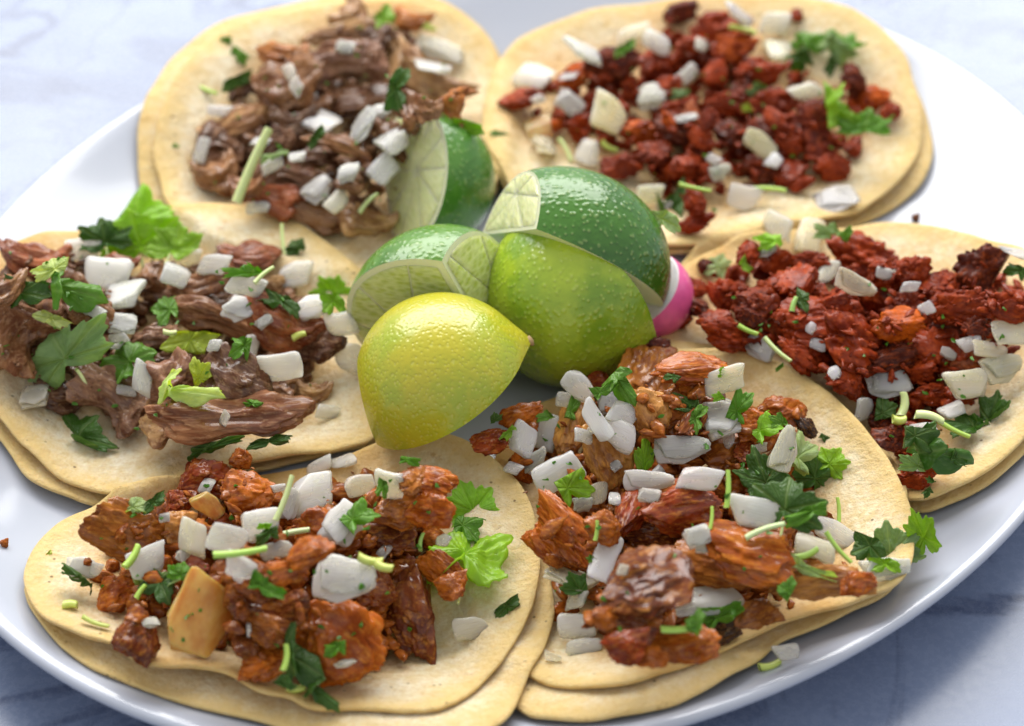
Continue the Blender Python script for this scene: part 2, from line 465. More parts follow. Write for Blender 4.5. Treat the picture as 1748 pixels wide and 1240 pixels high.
TOR['BRu'] = [(832, 256), (826, 185), (862, 92), (911, 50), (1003, 20), (1095, 4), (1190, -8), (1300, -6), (1415, 4), (1483, 30), (1534, 80), (1561, 137), (1572, 195), (1566, 256), (1534, 305), (1470, 354), (1400, 372), (1300, 391), (1232, 405), (1113, 414), (1000, 398), (900, 350)]
TOR['Ll'] = [(-40, 700), (0, 748), (54, 818), (136, 854), (194, 864), (271, 855), (350, 832), (450, 800), (560, 775), (644, 752), (660, 690), (655, 610), (634, 520), (590, 462), (520, 410), (420, 380), (300, 380), (149, 400), (60, 410), (0, 430), (-60, 480), (-90, 560), (-80, 640)]
TOR['Lu'] = [(-45, 660), (0, 712), (45, 762), (113, 816), (190, 841), (253, 836), (340, 810), (430, 791), (510, 776), (587, 758), (641, 740), (654, 690), (650, 600), (632, 510), (588, 446), (522, 390), (474, 368), (388, 356), (280, 368), (149, 388), (68, 392), (0, 417), (-50, 455), (-80, 530), (-72, 600)]
TOR['Rl'] = [(1112, 560), (1150, 470), (1200, 430), (1300, 404), (1450, 393), (1520, 386), (1604, 394), (1700, 414), (1790, 455), (1850, 530), (1850, 610), (1810, 690), (1755, 760), (1712, 806), (1667, 834), (1610, 862), (1562, 868), (1490, 850), (1380, 790), (1270, 720), (1170, 650)]
TOR['Ru'] = [(1120, 550), (1160, 465), (1215, 425), (1310, 398), (1449, 387), (1520, 380), (1604, 388), (1688, 405), (1748, 420), (1815, 460), (1845, 530), (1838, 610), (1795, 690), (1740, 752), (1695, 792), (1640, 824), (1585, 850), (1545, 850), (1480, 830), (1380, 775), (1280, 705), (1180, 630)]
TOR['FRl'] = [(815, 1000), (826, 900), (850, 800), (900, 720), (980, 672), (1080, 622), (1180, 606), (1290, 618), (1390, 660), (1470, 735), (1530, 830), (1548, 920), (1520, 1000), (1440, 1048), (1339, 1091), (1292, 1126), (1215, 1170), (1123, 1202), (1014, 1220), (900, 1214), (840, 1150)]
TOR['FRu'] = [(805, 980), (815, 880), (842, 790), (892, 706, .7), (960, 668, .8), (1040, 632, .9), (1095, 608, 1.1), (1190, 597, 1.3), (1260, 600, 1.5), (1330, 622, 1.6), (1402, 657, 1.7), (1462, 712, 1.7), (1512, 775, 1.6), (1546, 842, 1.5), (1559, 890, 1.3), (1556, 950, 1.1), (1530, 995, .9), (1480, 1015, .9), (1400, 1040, .9), (1308, 1072, .9), (1231, 1108, .9), (1138, 1140, .9), (1045, 1163, .9), (937, 1160, .8), (870, 1130, .7), (820, 1070, .6)]
TOR['FLl'] = [(44, 985, .3), (47, 1020, .2), (84, 1078, .18), (129, 1122, .15), (221, 1166, .15), (313, 1198, .15), (439, 1228, .2), (540, 1252, .3), (660, 1266, .4), (760, 1262, .5), (857, 1230, .5), (899, 1166, .6), (933, 1097, .8), (944, 1022, .9), (936, 950, .9), (920, 900, .9), (890, 840, .9), (840, 790, .9), (740, 752, .8), (640, 775, .6), (450, 820, .4), (300, 850, .3), (170, 880, .3), (90, 930, .3)]
TOR['FLu'] = [(42, 975, .4), (48, 1010, .5), (75, 1047, .7), (130, 1076, .8), (188, 1096, .9), (225, 1122, .9), (272, 1136, .9), (334, 1134, 1.0), (385, 1146, 1.0), (439, 1178, .9), (490, 1192, .8), (530, 1206, .8), (618, 1208, .8), (715, 1215, .8), (773, 1202, .8), (828, 1156, .9), (882, 1089, 1.0), (904, 1040, 1.1), (920, 972, 1.2), (917, 909, 1.2), (899, 846, 1.2), (850, 785, 1.2), (795, 745, 1.2), (735, 735, 1.1), (680, 746, .9), (620, 768, .8), (550, 792, .6), (440, 815, .5), (320, 840, .45), (195, 866, .4), (125, 885, .4), (72, 920, .4)]
TACO = dict(BL='brown-pork taco with the leaning lime', L='brown-pork taco with the tall cilantro sprig', BR='red chorizo taco beyond the limes',
            R='red chorizo taco beside the radish', FL='orange-pork taco below the yellow lime', FR='orange-pork taco below the green limes')
lab_u = 'cream corn tortilla directly under the filling of the '
lab_l = 'toasted yellow lower corn tortilla of the '
for i, k in enumerate(('BL', 'BR', 'L', 'R', 'FR', 'FL')):
    lo = .34; hi = .8
    tortilla(TOR[k + 'l'], lo, lab_l + TACO[k], 'corn tortillas', 11 + i, zc=.26)
    tortilla(TOR[k + 'u'], hi, lab_u + TACO[k], 'corn tortillas', 31 + i, zc=.42, power=3.2, heap=HEAP[k])

# ------------------------------------------------------------------ limes and the radish
def cvec(r, u, c): return nrm(RT * r + UP * u + TC * c)
def clip_poly(P, p0, n):
    out = []
    for i in range(len(P)):
        a, b = P[i], P[(i + 1) % len(P)]
        da, db = np.dot(a - p0, n), np.dot(b - p0, n)
        if da <= 0: out.append(a)
        if da * db < 0: out.append(a + (b - a) * (da / (da - db)))
    return out
def lime(px, py, z, axis, planes, a, b, label, color, rindmat, pulp=(), pulpcol=(.62, .70, .22), scar=None, nip=.28, ridge=None):
    """planes: list of (normal, offset from the centre); pulp: indices of the cut faces that show their segments."""
    pos = at(px, py, z)
    ax = nrm(axis); tmp = nrm(np.cross(ax, ZUP + np.array([.1, .2, 0]))); bx = np.cross(ax, tmp)
    bm = bmesh.new()
    bmesh.ops.create_uvsphere(bm, u_segments=72, v_segments=48, radius=1)
    for v in bm.verts:
        x, y, zz = v.co
        ph = math.acos(max(-1, min(1, zz)))
        l = a * math.cos(ph) + nip * math.exp(-(ph / .2) ** 2) - nip * .7 * math.exp(-((math.pi - ph) / .22) ** 2)
        rr = b * math.hypot(x, y) * (1 + .012 * math.sin(3 * math.atan2(y, x) + 1))
        th = math.atan2(y, x)
        p = tmp * rr * math.cos(th) + bx * rr * math.sin(th) + ax * l
        v.co = p
    caps = []
    for n, d in planes:
        n = nrm(n)
        geom = bm.verts[:] + bm.edges[:] + bm.faces[:]
        res = bmesh.ops.bisect_plane(bm, geom=geom, plane_co=Vector(n * d), plane_no=Vector(n), clear_outer=True)
        ed = [g for g in res['geom_cut'] if isinstance(g, bmesh.types.BMEdge)]
        fl = bmesh.ops.contextual_create(bm, geom=ed)
        for f in fl['faces']:
            f.material_index = 1; f.smooth = False
        caps.append((n, d))
    root = obj('lime_wedge', None, loc=pos)
    root.empty_display_size = .5
    tag(root, label, 'lime wedge', 'lime wedges heaped in the middle of the plate')
    bm.normal_update()
    bm.faces.ensure_lookup_table()
    capfaces = [f for f in bm.faces if f.material_index == 1]
    polys = [[np.array(v.co) for v in f.verts] for f in capfaces]
    cn = [np.array(f.normal) for f in capfaces]
    bmesh.ops.delete(bm, geom=capfaces, context='FACES_ONLY')
    for f in bm.faces: f.smooth = True
    me = bpy.data.meshes.new('rind'); bm.to_mesh(me); bm.free(); me.materials.append(rindmat)
    ro = obj('rind', me, root, color=color)
    stamp(np.array([v.co[:] for v in me.vertices]) + pos)
    # cut faces: the pith sheet, a little inside the rind edge, and raised pulp segments
    for P, nn in zip(polys, cn):
        V = np.array(P); c = V.mean(0)
        pm = mesh('pith', np.vstack([V, c]), [(i, (i + 1) % len(V), len(V)) for i in range(len(V))], M['pith'], False)
        po = obj('pith', pm, root)
        k = next((i for i, (n, d) in enumerate(caps) if np.dot(n, nn) > .98), None)
        if k not in pulp: continue
        hub = c if ridge is None else c + (np.asarray(ridge) - np.dot(np.asarray(ridge), nn) * nn)
        inner = [c + (p - c) * .92 for p in V]
        e1 = nrm(np.cross(nn, ax if abs(np.dot(nn, ax)) < .9 else tmp)); e2 = np.cross(nn, e1)
        for q in range(10):
            a0, a1 = q * 2 * math.pi / 10 + .2, (q + 1) * 2 * math.pi / 10 + .2
            m0 = e1 * math.cos(a0) + e2 * math.sin(a0); m1 = e1 * math.cos(a1) + e2 * math.sin(a1)
            Q = clip_poly(inner, hub, np.cross(m0, nn)); 
            if len(Q) > 2: Q = clip_poly(Q, hub, -np.cross(m1, nn))
            if len(Q) < 3: continue
            Q = np.array(Q); qc = Q.mean(0)
            ar = np.linalg.norm(np.cross(Q - qc, np.roll(Q, -1, 0) - qc), axis=1).sum() / 2
            if ar < .12: continue
            # shrink by a fixed membrane width
            rad = np.linalg.norm(Q - qc, axis=1, keepdims=True)
            Q0 = qc + (Q - qc) * np.maximum(.2, (rad - .03) / rad)
            Q1 = qc + (Q - qc) * np.maximum(.15, (rad - .08) / rad) + nn * .03
            Q2 = qc + (Q - qc) * np.maximum(.1, (rad - .3) / rad) + nn * .045
            L = len(Q)
            VV = np.vstack([Q0 + nn * .004, Q1, Q2, qc + nn * .05])
            FF = []
            for i in range(L):
                j = (i + 1) % L
                FF += [(i, j, L + j, L + i), (L + i, L + j, 2 * L + j, 2 * L + i), (2 * L + i, 2 * L + j, 3 * L)]
            obj('pulp_segment', mesh('pulp_segment', VV, FF, M['pulp']), root, color=pulpcol)
    if scar is not None:
        sv, sf = ico(2)
        sv = sv * np.array([.16, .16, .1]) * (1 + .2 * noise(sv * 3, 4))[:, None]
        Rm = np.stack([tmp, bx, ax], 1)
        obj('stem_scar', mesh('stem_scar', sv @ Rm.T + ax * (a + nip * .85) * scar, sf, M['scar']), root)
    return root

# big green wedge
ax_b = cvec(.80, -.50, .25)
perp_b = nrm(cvec(-.53, -.85, 0))
def sect(ax, p, c, ang):    # a direction square to the axis: 0 deg faces the camera, 90 deg faces p
    a = nrm(ax); c = nrm(c - a * np.dot(c, a)); p = nrm(p - a * np.dot(p, a)); p = nrm(p - c * np.dot(p, c))
    return c * math.cos(math.radians(ang)) + p * math.sin(math.radians(ang))
def wedge_planes(ax, p, lo, hi):     # rind kept between the two angles
    return [(sect(ax, p, TC, lo - 90), 0.0), (sect(ax, p, TC, hi + 90), 0.0)]
lime(985, 500, 2.9, ax_b, wedge_planes(ax_b, perp_b, -27, 118), 2.62, 2.85, 'large pale-green lime wedge showing its dimpled rind beside the radish',
     (.40, .53, .03), M['rind'], nip=.12)
# dark wedge on top of it
lime(966, 446, 3.7, cvec(-.92, .28, .10), [(cvec(-.90, .28, .36), 1.9), (cvec(-.40, -.90, .14), .02)], 3.05, 2.72,
     'dark green lime wedge lying on top of the large pale-green wedge', (.06, .19, .015), M['rind'], pulp=(0,), pulpcol=(.84, .84, .46), nip=.1)
# left wedge, cut face to the viewer
lime(750, 540, 2.9, cvec(.8, .5, .1), [(cvec(-.22, -.72, .66), .30), (cvec(.84, .0, .54), 1.25)], 2.75, 2.55,
     'dark green lime wedge with its cut face open, behind the yellow wedge', (.10, .25, .02), M['rind'], pulp=(0, 1), pulpcol=(.50, .58, .12), nip=.1,
     ridge=nrm(cvec(.6, -.7, 0)) * .9)
# back wedge leaning on the brown pork taco
lime(716, 305, 2.7, cvec(.25, .9, .1), [(cvec(-.84, .08, .54), .35), (cvec(-.80, -.36, -.48), 1.5)], 2.25, 2.35,
     'blurred lime wedge leaning against the pork, pale cut face showing', (.12, .30, .035), M['rind'], pulp=(0,), pulpcol=(.80, .84, .42), nip=.1)
# yellow wedge in front
ax_a = cvec(.86, .47, .18)
perp_a = nrm(cvec(-.48, .87, 0))
lime(762, 660, 2.6, ax_a, wedge_planes(ax_a, perp_a, -26, 112) + [(cvec(-.96, -.24, -.12), 2.12)], 2.5, 2.62, 'yellow lime wedge, peel up, foremost of the lime heap',
     (.50, .455, .024), M['yrind'], scar=1, nip=.2)

def radish():
    pos = at(1108, 505, 2.0)
    V, F = ico(5)
    bm = bmesh.new(); bmesh.ops.create_icosphere(bm, subdivisions=5, radius=1.32)
    n1 = nrm(cvec(-.55, .45, .6))
    res = bmesh.ops.bisect_plane(bm, geom=bm.verts[:] + bm.edges[:] + bm.faces[:], plane_co=Vector(n1 * .35), plane_no=Vector(n1), clear_outer=True)
    ed = [g for g in res['geom_cut'] if isinstance(g, bmesh.types.BMEdge)]
    P = [np.array(v.co) for v in {v for e in ed for v in e.verts}]
    for f in bm.faces: f.smooth = True
    me = bpy.data.meshes.new('radish_skin'); bm.to_mesh(me); bm.free(); me.materials.append(M['rskin'])
    root = obj('radish_wedge', None, loc=pos); root.empty_display_size = .5
    tag(root, 'cut pink radish with white flesh tucked behind the green lime', 'radish')
    obj('skin', me, root)
    c = np.mean(P, 0); e1 = nrm(np.cross(n1, ZUP)); e2 = np.cross(n1, e1)
    P.sort(key=lambda p: math.atan2(np.dot(p - c, e2), np.dot(p - c, e1)))
    P = np.array(P); L = len(P)
    VV = np.vstack([P, c + (P - c) * .97 + n1 * .02, c + n1 * .05])
    FF = []
    for i in range(L):
        j = (i + 1) % L
        FF += [(i, j, L + j, L + i), (L + i, L + j, 2 * L)]
    obj('flesh', mesh('flesh', VV, FF, M['rflesh'], False), root)
radish()

# ------------------------------------------------------------------ piece shapes (unit boxes, shared by the copies)
def ridge(p, seed): return 1 - 2 * np.abs(noise(p, seed))
def v_carnitas(seed, bend, lvl=5):
    rs = np.random.RandomState(seed)
    V, F = ico(lvl)
    P = V.copy()
    P[:, 0] = np.sign(P[:, 0]) * np.abs(P[:, 0]) ** .8
    x = P[:, 0]; z0 = x * 0
    prof = 1 + .38 * noise(np.c_[x * 2.1, z0, z0 + seed], seed)
    P[:, 1:] *= prof[:, None]
    P = P * np.array([1.0, .44, .34])
    P += V * (.17 * fbm(V * np.array([1.6, 2.2, 2.2]), seed, 2) + .03 * fbm(V * 5, seed + 1, 2))[:, None] * np.array([1, .9, .8])
    q = np.c_[V[:, 0] * 1.6, V[:, 1] * 6, V[:, 2] * 6] + .5 * noise(V * 2, seed)[:, None]
    P += V * (.020 * ridge(q, seed + 3) + .010 * ridge(q * 2.3, seed + 4))[:, None]
    P += V * (.018 * fbm(V * 12, seed + 5, 3))[:, None]
    x = P[:, 0]
    P[:, 1] += bend * (x ** 2)
    P[:, 2] += .26 * rs.uniform(-1, 1) * x ** 2 + .13 * np.sin(x * 3 + seed)
    return unit(P), F
def v_pastor(seed, lvl=5):
    rs = np.random.RandomState(seed)
    V, F = ico(lvl)
    P = V * np.array([1.0, .8, .7])
    P *= (1 + .30 * fbm(V * 1.4, seed, 3))[:, None]
    for _ in range(rs.randint(5, 8)):
        n = nrm(rs.normal(size=3)); d = rs.uniform(.44, .68)
        h = P @ n - d
        P -= np.where(h > 0, h * .88, 0)[:, None] * n
    P += V * (.09 * fbm(V * np.array([2.5, 4, 4]), seed + 7, 4))[:, None]
    q = np.c_[P[:, 0] * 1.8, P[:, 1] * 6, P[:, 2] * 6] + .4 * noise(V * 2.5, seed)[:, None]
    P += V * (.026 * ridge(q, seed + 11) * (.4 + .6 * (noise(V * 1.5, seed + 2) > 0)) + .014 * ridge(q * 2.2, seed + 12))[:, None]
    P += V * (.045 * fbm(V * 9, seed + 5, 3))[:, None]
    return unit(P), F
def v_chorizo(seed, lvl=5, bumps=60, lobes=4):
    rs = np.random.RandomState(seed)
    V, F = ico(lvl)
    L = nrm(rs.normal(size=(lobes, 3))); A = rs.uniform(.15, .55, lobes)
    base = .55 + np.max((V @ L.T - .35).clip(0) * A[None] * 1.5, 1) + .22 * fbm(V * 1.3, seed, 3)
    C = nrm(rs.normal(size=(bumps, 3))); R = rs.uniform(.06, .22, bumps)
    D = np.arccos(np.clip(V @ C.T, -1, 1))
    bu = np.sqrt(np.maximum(0, R[None] ** 2 - D ** 2)).max(1)
    P = V * (base + bu * .8)[:, None]
    P += V * (.085 * fbm(P * 7, seed + 2, 4))[:, None]
    for _ in range(2):
        n = nrm(rs.normal(size=3)); h = P @ n - rs.uniform(.28, .5)
        P = P - np.where(h > 0, h * .8, 0)[:, None] * n
    return unit(P * np.array([1.15, .9, .8])), F
def box_grid(nx, ny, nz):
    bm = bmesh.new(); bmesh.ops.create_cube(bm, size=2)
    bmesh.ops.subdivide_edges(bm, edges=bm.edges[:], cuts=nx, use_grid_fill=True)
    bm.verts.index_update()
    V = np.array([v.co[:] for v in bm.verts]); F = [[v.index for v in f.verts] for f in bm.faces]
    bm.free(); return V, F
_bg = box_grid(9, 9, 9)
def v_slab(seed, curv, taper, k=9, wob=.05, skew=0.0):
    V, F = _bg[0].copy(), _bg[1]
    m = np.abs(V).max(1); r = (np.abs(V) ** k).sum(1) ** (1 / k)
    P = V * (m / r)[:, None]
    P[:, 0] *= 1 + taper * P[:, 1]
    P[:, 0] += skew * P[:, 1]
    P[:, 1] += .12 * noise(np.c_[P[:, 0] * 1.5, P[:, 0] * 0, P[:, 0] * 0 + seed], seed) * 1.5
    P[:, :2] += wob * 1.6 * np.c_[noise(P * .9, seed), noise(P * .9, seed + 5)]
    P[:, 2] *= 1 + .25 * noise(np.c_[P[:, :2] * .8, P[:, 0] * 0], seed + 8)
    P[:, 2] += .08 * np.sin(P[:, 1] * 5 + seed) * (P[:, 2] > 0)
    P[:, 2] -= curv * P[:, 1] ** 2 * 2.0 + curv * .35 * P[:, 0] ** 2
    return P, F
def v_onion(seed):
    rs = np.random.RandomState(seed)
    def one(sd, cv):
        P, F = v_slab(sd, cv, rs.uniform(-.22, .22), rs.uniform(7, 18), .07, rs.uniform(-.3, .3))
        for _ in range(rs.randint(1, 4)):                       # corners sliced off by the knife
            a = rs.uniform(0, 6.28); n = nrm(np.array([math.cos(a), math.sin(a), rs.uniform(-.35, .35)]))
            d = rs.uniform(.80, 1.02); h = P @ n - d
            P = P - np.where(h > 0, h * .96, 0)[:, None] * n
        return P, F
    P, F = one(seed, rs.uniform(.2, .8))
    if seed % 4 == 0:
        P2, F2 = one(seed + 50, rs.uniform(.2, .5))
        P2 = P2 * np.array([.9, .85, 1]) + np.array([.1, .18, 1.7]); n = len(P)
        P = np.vstack([P, P2]); F = list(F) + [[i + n for i in f] for f in F2]
    return unit(P), F
def v_leaf(seed, cut=0, fold=0):
    rs = np.random.RandomState(seed)
    m, n = 13, 132
    th = np.linspace(0, 2 * math.pi, n, endpoint=False)
    lob = [(90, 1.0, 30), (90 + 58, .92, 27), (90 - 58, .92, 27), (90 + 118, .72, 25), (90 - 118, .72, 25)]
    lob = [(a + rs.uniform(-7, 7), l * rs.uniform(.88, 1.1), w) for a, l, w in lob]
    deg = np.degrees(th)
    dd = lambda a: (deg - a + 180) % 360 - 180
    f = np.max([l * np.exp(-(dd(a) / w) ** 2) for a, l, w in lob], 0)
    rr = .58 + .42 * f
    for a, l, w in lob:
        x = dd(a); rr += .085 * l * np.cos(np.radians(x * 360 / 23)) * np.exp(-(x / (w * 1.2)) ** 2)
    rr += .012 * np.sin(th * 29 + seed)
    base = np.exp(-(dd(270) / 20) ** 2); rr *= 1 - .62 * base
    s = np.linspace(0, 1, m)
    X = (s[:, None] * (rr * np.cos(th))[None]).ravel(); Y = (s[:, None] * (rr * np.sin(th))[None]).ravel()
    vein = np.zeros(m * n); A = np.tile(deg, m); S = np.repeat(s, n)
    for a, l, w in lob:
        x = (A - a + 180) % 360 - 180
        dist = np.abs(np.sin(np.radians(x))) * S * .9
        vein = np.maximum(vein, np.exp(-(dist / .035) ** 2) * (np.abs(x) < 60))
        side = np.abs(((S * 6 - np.abs(x) / 14) % 1) - .5)
        vein = np.maximum(vein, .55 * np.exp(-(side / .12) ** 2) * (np.abs(x) < w))
    P = np.c_[X, Y, 0 * X]
    P[:, 2] = .30 * rs.uniform(.3, 1) * (X ** 2 + Y ** 2) * rs.choice([-1, 1]) + .10 * fbm(P * 2.0, seed, 3) + .09 * S * np.sin(np.radians(A) * 5 + seed) - .05 * vein
    keep = np.ones(len(P), bool)
    for c in range(cut):
        nn = nrm(np.array([rs.normal(), rs.normal(), 0])); d = rs.uniform(.18, .42)
        h = P @ nn - d
        P -= np.where(h > 0, h * .985, 0)[:, None] * nn
    if fold:
        a = rs.uniform(0, 6.28); nn = np.array([math.cos(a), math.sin(a), 0]); d = rs.uniform(0, .18)
        h = P @ nn - d; ang = math.radians(fold)
        # roll the far side of the fold upward round a small radius
        r0 = .12; t = np.minimum(np.maximum(h, 0) / r0, ang); rest = np.maximum(0, np.maximum(h, 0) - r0 * ang)
        along = np.where(h > 0, r0 * np.sin(t) + rest * math.cos(ang), h)
        up = r0 * (1 - np.cos(t)) + rest * math.sin(ang)
        P = P + np.outer(along - h, nn); P[:, 2] += np.where(h > 0, up, 0)
    I = np.arange(m * n).reshape(m, n); F = []
    for k in range(m - 1):
        F += np.c_[I[k], np.roll(I[k], -1), np.roll(I[k + 1], -1), I[k + 1]].tolist()
    # a thin underside
    N = len(P); B = P.copy(); B[:, 2] -= .022
    F2 = [[i + N for i in f[::-1]] for f in F]
    rim = I[-1]
    F3 = np.c_[rim, np.roll(rim, -1), np.roll(rim, -1) + N, rim + N].tolist()
    P = np.vstack([P, B]); vein = np.r_[vein, vein]
    lo, hi = P.min(0), P.max(0); sc = max(hi[0] - lo[0], hi[1] - lo[1])
    return (P - (lo + hi) / 2) / sc, F + F2 + F3, vein
def v_stem(seed):
    n, m = 10, 14; V = []; F = []
    rs = np.random.RandomState(seed); b = rs.uniform(-.2, .2)
    for k in range(m):
        x = k / (m - 1) * 2 - 1
        for i in range(n):
            a = i * 2 * math.pi / n
            r = 1 + .12 * math.cos(3 * a)
            V.append((x, r * math.cos(a) * (1 - .12 * x) + b * 4 * (x * x - .4), r * math.sin(a)))
    for k in range(m - 1):
        for i in range(n):
            j = (i + 1) % n; F.append((k * n + i, k * n + j, (k + 1) * n + j, (k + 1) * n + i))
    for k in (0, m - 1):
        c = len(V); ring = np.array(V[k * n:(k + 1) * n]); V.append(tuple(ring.mean(0) + np.array([-.03 if k else .03, 0, 0])))
        for i in range(n): F.append((c, k * n + i, k * n + (i + 1) % n))
    return unit(np.array(V)), F

LIB = {}
def lib(kind, i, VF, mat):
    me = mesh(kind, VF[0], VF[1], M[mat])
    if len(VF) > 2: attr(me, 'vein', VF[2])
    LIB.setdefault(kind, []).append((me, np.asarray(VF[0])))
for i, b in enumerate((.15, .35, .6, -.2, .45, .05, .25, -.4, .5, .1, .3, -.1)): lib('carnitas', i, v_carnitas(100 + i, b), 'carnitas')
for i in range(14): lib('pastor', i, v_pastor(200 + i), 'pastor')
for i in range(12): lib('chorizo', i, v_chorizo(300 + i, 5, 150, 4 + i % 3), 'chorizo')
for i in range(5): lib('bean', i, v_chorizo(340 + i, 4, 14, 3), 'chorizo')
for i in range(16): lib('onion', i, v_onion(400 + i), 'onion')
for i in range(4): lib('cooked', i, v_onion(441 + i), 'cooked')
for i in range(8): lib('leaf', i, v_leaf(500 + i), 'leaf')
for i in range(8): lib('leafcut', i, v_leaf(520 + i, 2), 'leaf')
for i in range(6): lib('leaffold', i, v_leaf(540 + i, 1, 120), 'leaf')
for i in range(5): lib('stem', i, v_stem(560 + i), 'stem')

TONE = dict(
    carnitas=dict(b=(.33, .15, .06), d=(.14, .06, .03), m=(.29, .145, .085), t=(.52, .30, .13), r=(.38, .11, .042), o=(.60, .22, .05)),
    pastor=dict(o=(.50, .125, .010), b=(.40, .125, .018), d=(.20, .048, .011), r=(.29, .044, .008), t=(.56, .26, .06), k=(.05, .025, .02), p=(.32, .085, .05)),
    chorizo=dict(r=(.33, .042, .007), d=(.11, .019, .008), o=(.60, .11, .007), p=(.21, .033, .014), b=(.40, .12, .04)),
    onion=dict(w=(1.0, .97, .83), s=(.92, .78, .46), y=(.96, .89, .60), g=(.93, .91, .76), a=(.82, .46, .10), t=(.72, .50, .25)),
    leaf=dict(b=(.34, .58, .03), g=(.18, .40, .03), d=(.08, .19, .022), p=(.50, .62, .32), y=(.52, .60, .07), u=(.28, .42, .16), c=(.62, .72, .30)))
WORD = dict(
    carnitas=dict(b='brown', d='dark brown', m='mauve-brown', t='tan', r='red-brown', o='orange-crusted'),
    pastor=dict(o='orange', b='brown', d='dark brown', r='red', t='tan', k='charred', p='purplish'),
    chorizo=dict(r='red', d='dark red', o='orange-red', p='purplish', b='brownish'),
    onion=dict(w='white', s='stained', y='yellowish', g='greyish', a='amber', t='tan'),
    leaf=dict(b='bright green', g='green', d='dark green', p='pale', y='yellow-green', u='grey-green', c='light green'))

PIECES = []
def place(kind, tone, px, py, w, h, ang, rs, thick=None, nvec=None, sink=.3, variant=None, jit=.28):
    """Lay one piece on whatever is already under that line of sight."""
    libk = 'cooked' if kind == 'onion' and tone in 'at' else kind
    fam = {'leafcut': 'leaf', 'leaffold': 'leaf', 'stem': 'leaf', 'bean': 'chorizo'}.get(kind, kind)
    k0 = pxcm(at(px, py, 2))
    me, P = LIB[libk][rs.randint(len(LIB[libk])) if variant is None else variant % len(LIB[libk])]
    W, Hh = w * k0, h * k0
    if nvec is None: nvec = nrm(TC * .62 + ZUP * .55 + rs.normal(size=3) * jit)
    n = nrm(nvec)
    a = math.radians(ang)
    d = RT * math.cos(a) + UP * math.sin(a)
    x = nrm(d - n * np.dot(d, n)); y = np.cross(n, x)
    fx = max(.55, np.linalg.norm([np.dot(x, RT), np.dot(x, UP)])); fy = max(.55, np.linalg.norm([np.dot(y, RT), np.dot(y, UP)]))
    if thick is None: thick = .75
    T = thick * min(W, Hh) if thick < 3 else thick - 3
    if fam == 'leaf' and kind != 'stem':
        zr = np.ptp(P[:, 2]); ky = Hh / fy / max(.2, np.ptp(P[:, 1])); kx = W / fx / max(.2, np.ptp(P[:, 0]))
        S = np.array([kx, ky, (kx + ky) / 2 * thick])
        T = zr * S[2]
    else:
        S = np.array([W / fx, Hh / fy, T])
    Rm = np.stack([x, y, n], 1)
    ext = np.abs(Rm[2] * S).sum() * .5 if fam != 'leaf' or kind == 'stem' else T * .5
    pos = drop(px, py, ext * (1 - sink))
    Wd = (P * S) @ Rm.T + pos
    stamp(Wd)
    mw = Matrix.LocRotScale(Vector(pos), Matrix(Rm.tolist()), Vector(S))
    c = np.array(TONE[fam][tone]) * (1 + rs.uniform(-.10, .10)) * (1 + rs.uniform(-.04, .04, 3))
    name = dict(carnitas='pork_piece', pastor='seasoned_pork_chunk', chorizo='chorizo_crumble', bean='chorizo_crumble', onion='onion_dice',
                leaf='cilantro_leaf', leafcut='cilantro_leaf', leaffold='cilantro_leaf', stem='cilantro_stalk')[kind]
    o = obj(name, me, color=tuple(np.clip(c, 0, 1)))
    o.matrix_world = mw
    return o

NOUN = dict(carnitas='pork piece', pastor='pork chunk', chorizo='chorizo crumble', bean='chorizo crumble', onion='onion dice', leaf='cilantro leaf',
            leafcut='chopped cilantro leaf', leaffold='folded cilantro leaf', stem='cilantro stem')
CAT = dict(carnitas='meat', pastor='meat', chorizo='meat', bean='meat', onion='onion', leaf='herb', leafcut='herb', leaffold='herb', stem='herb')
MEAT = dict(L='carnitas', BL='carnitas', BR='chorizo', R='chorizo', FL='pastor', FR='pastor')
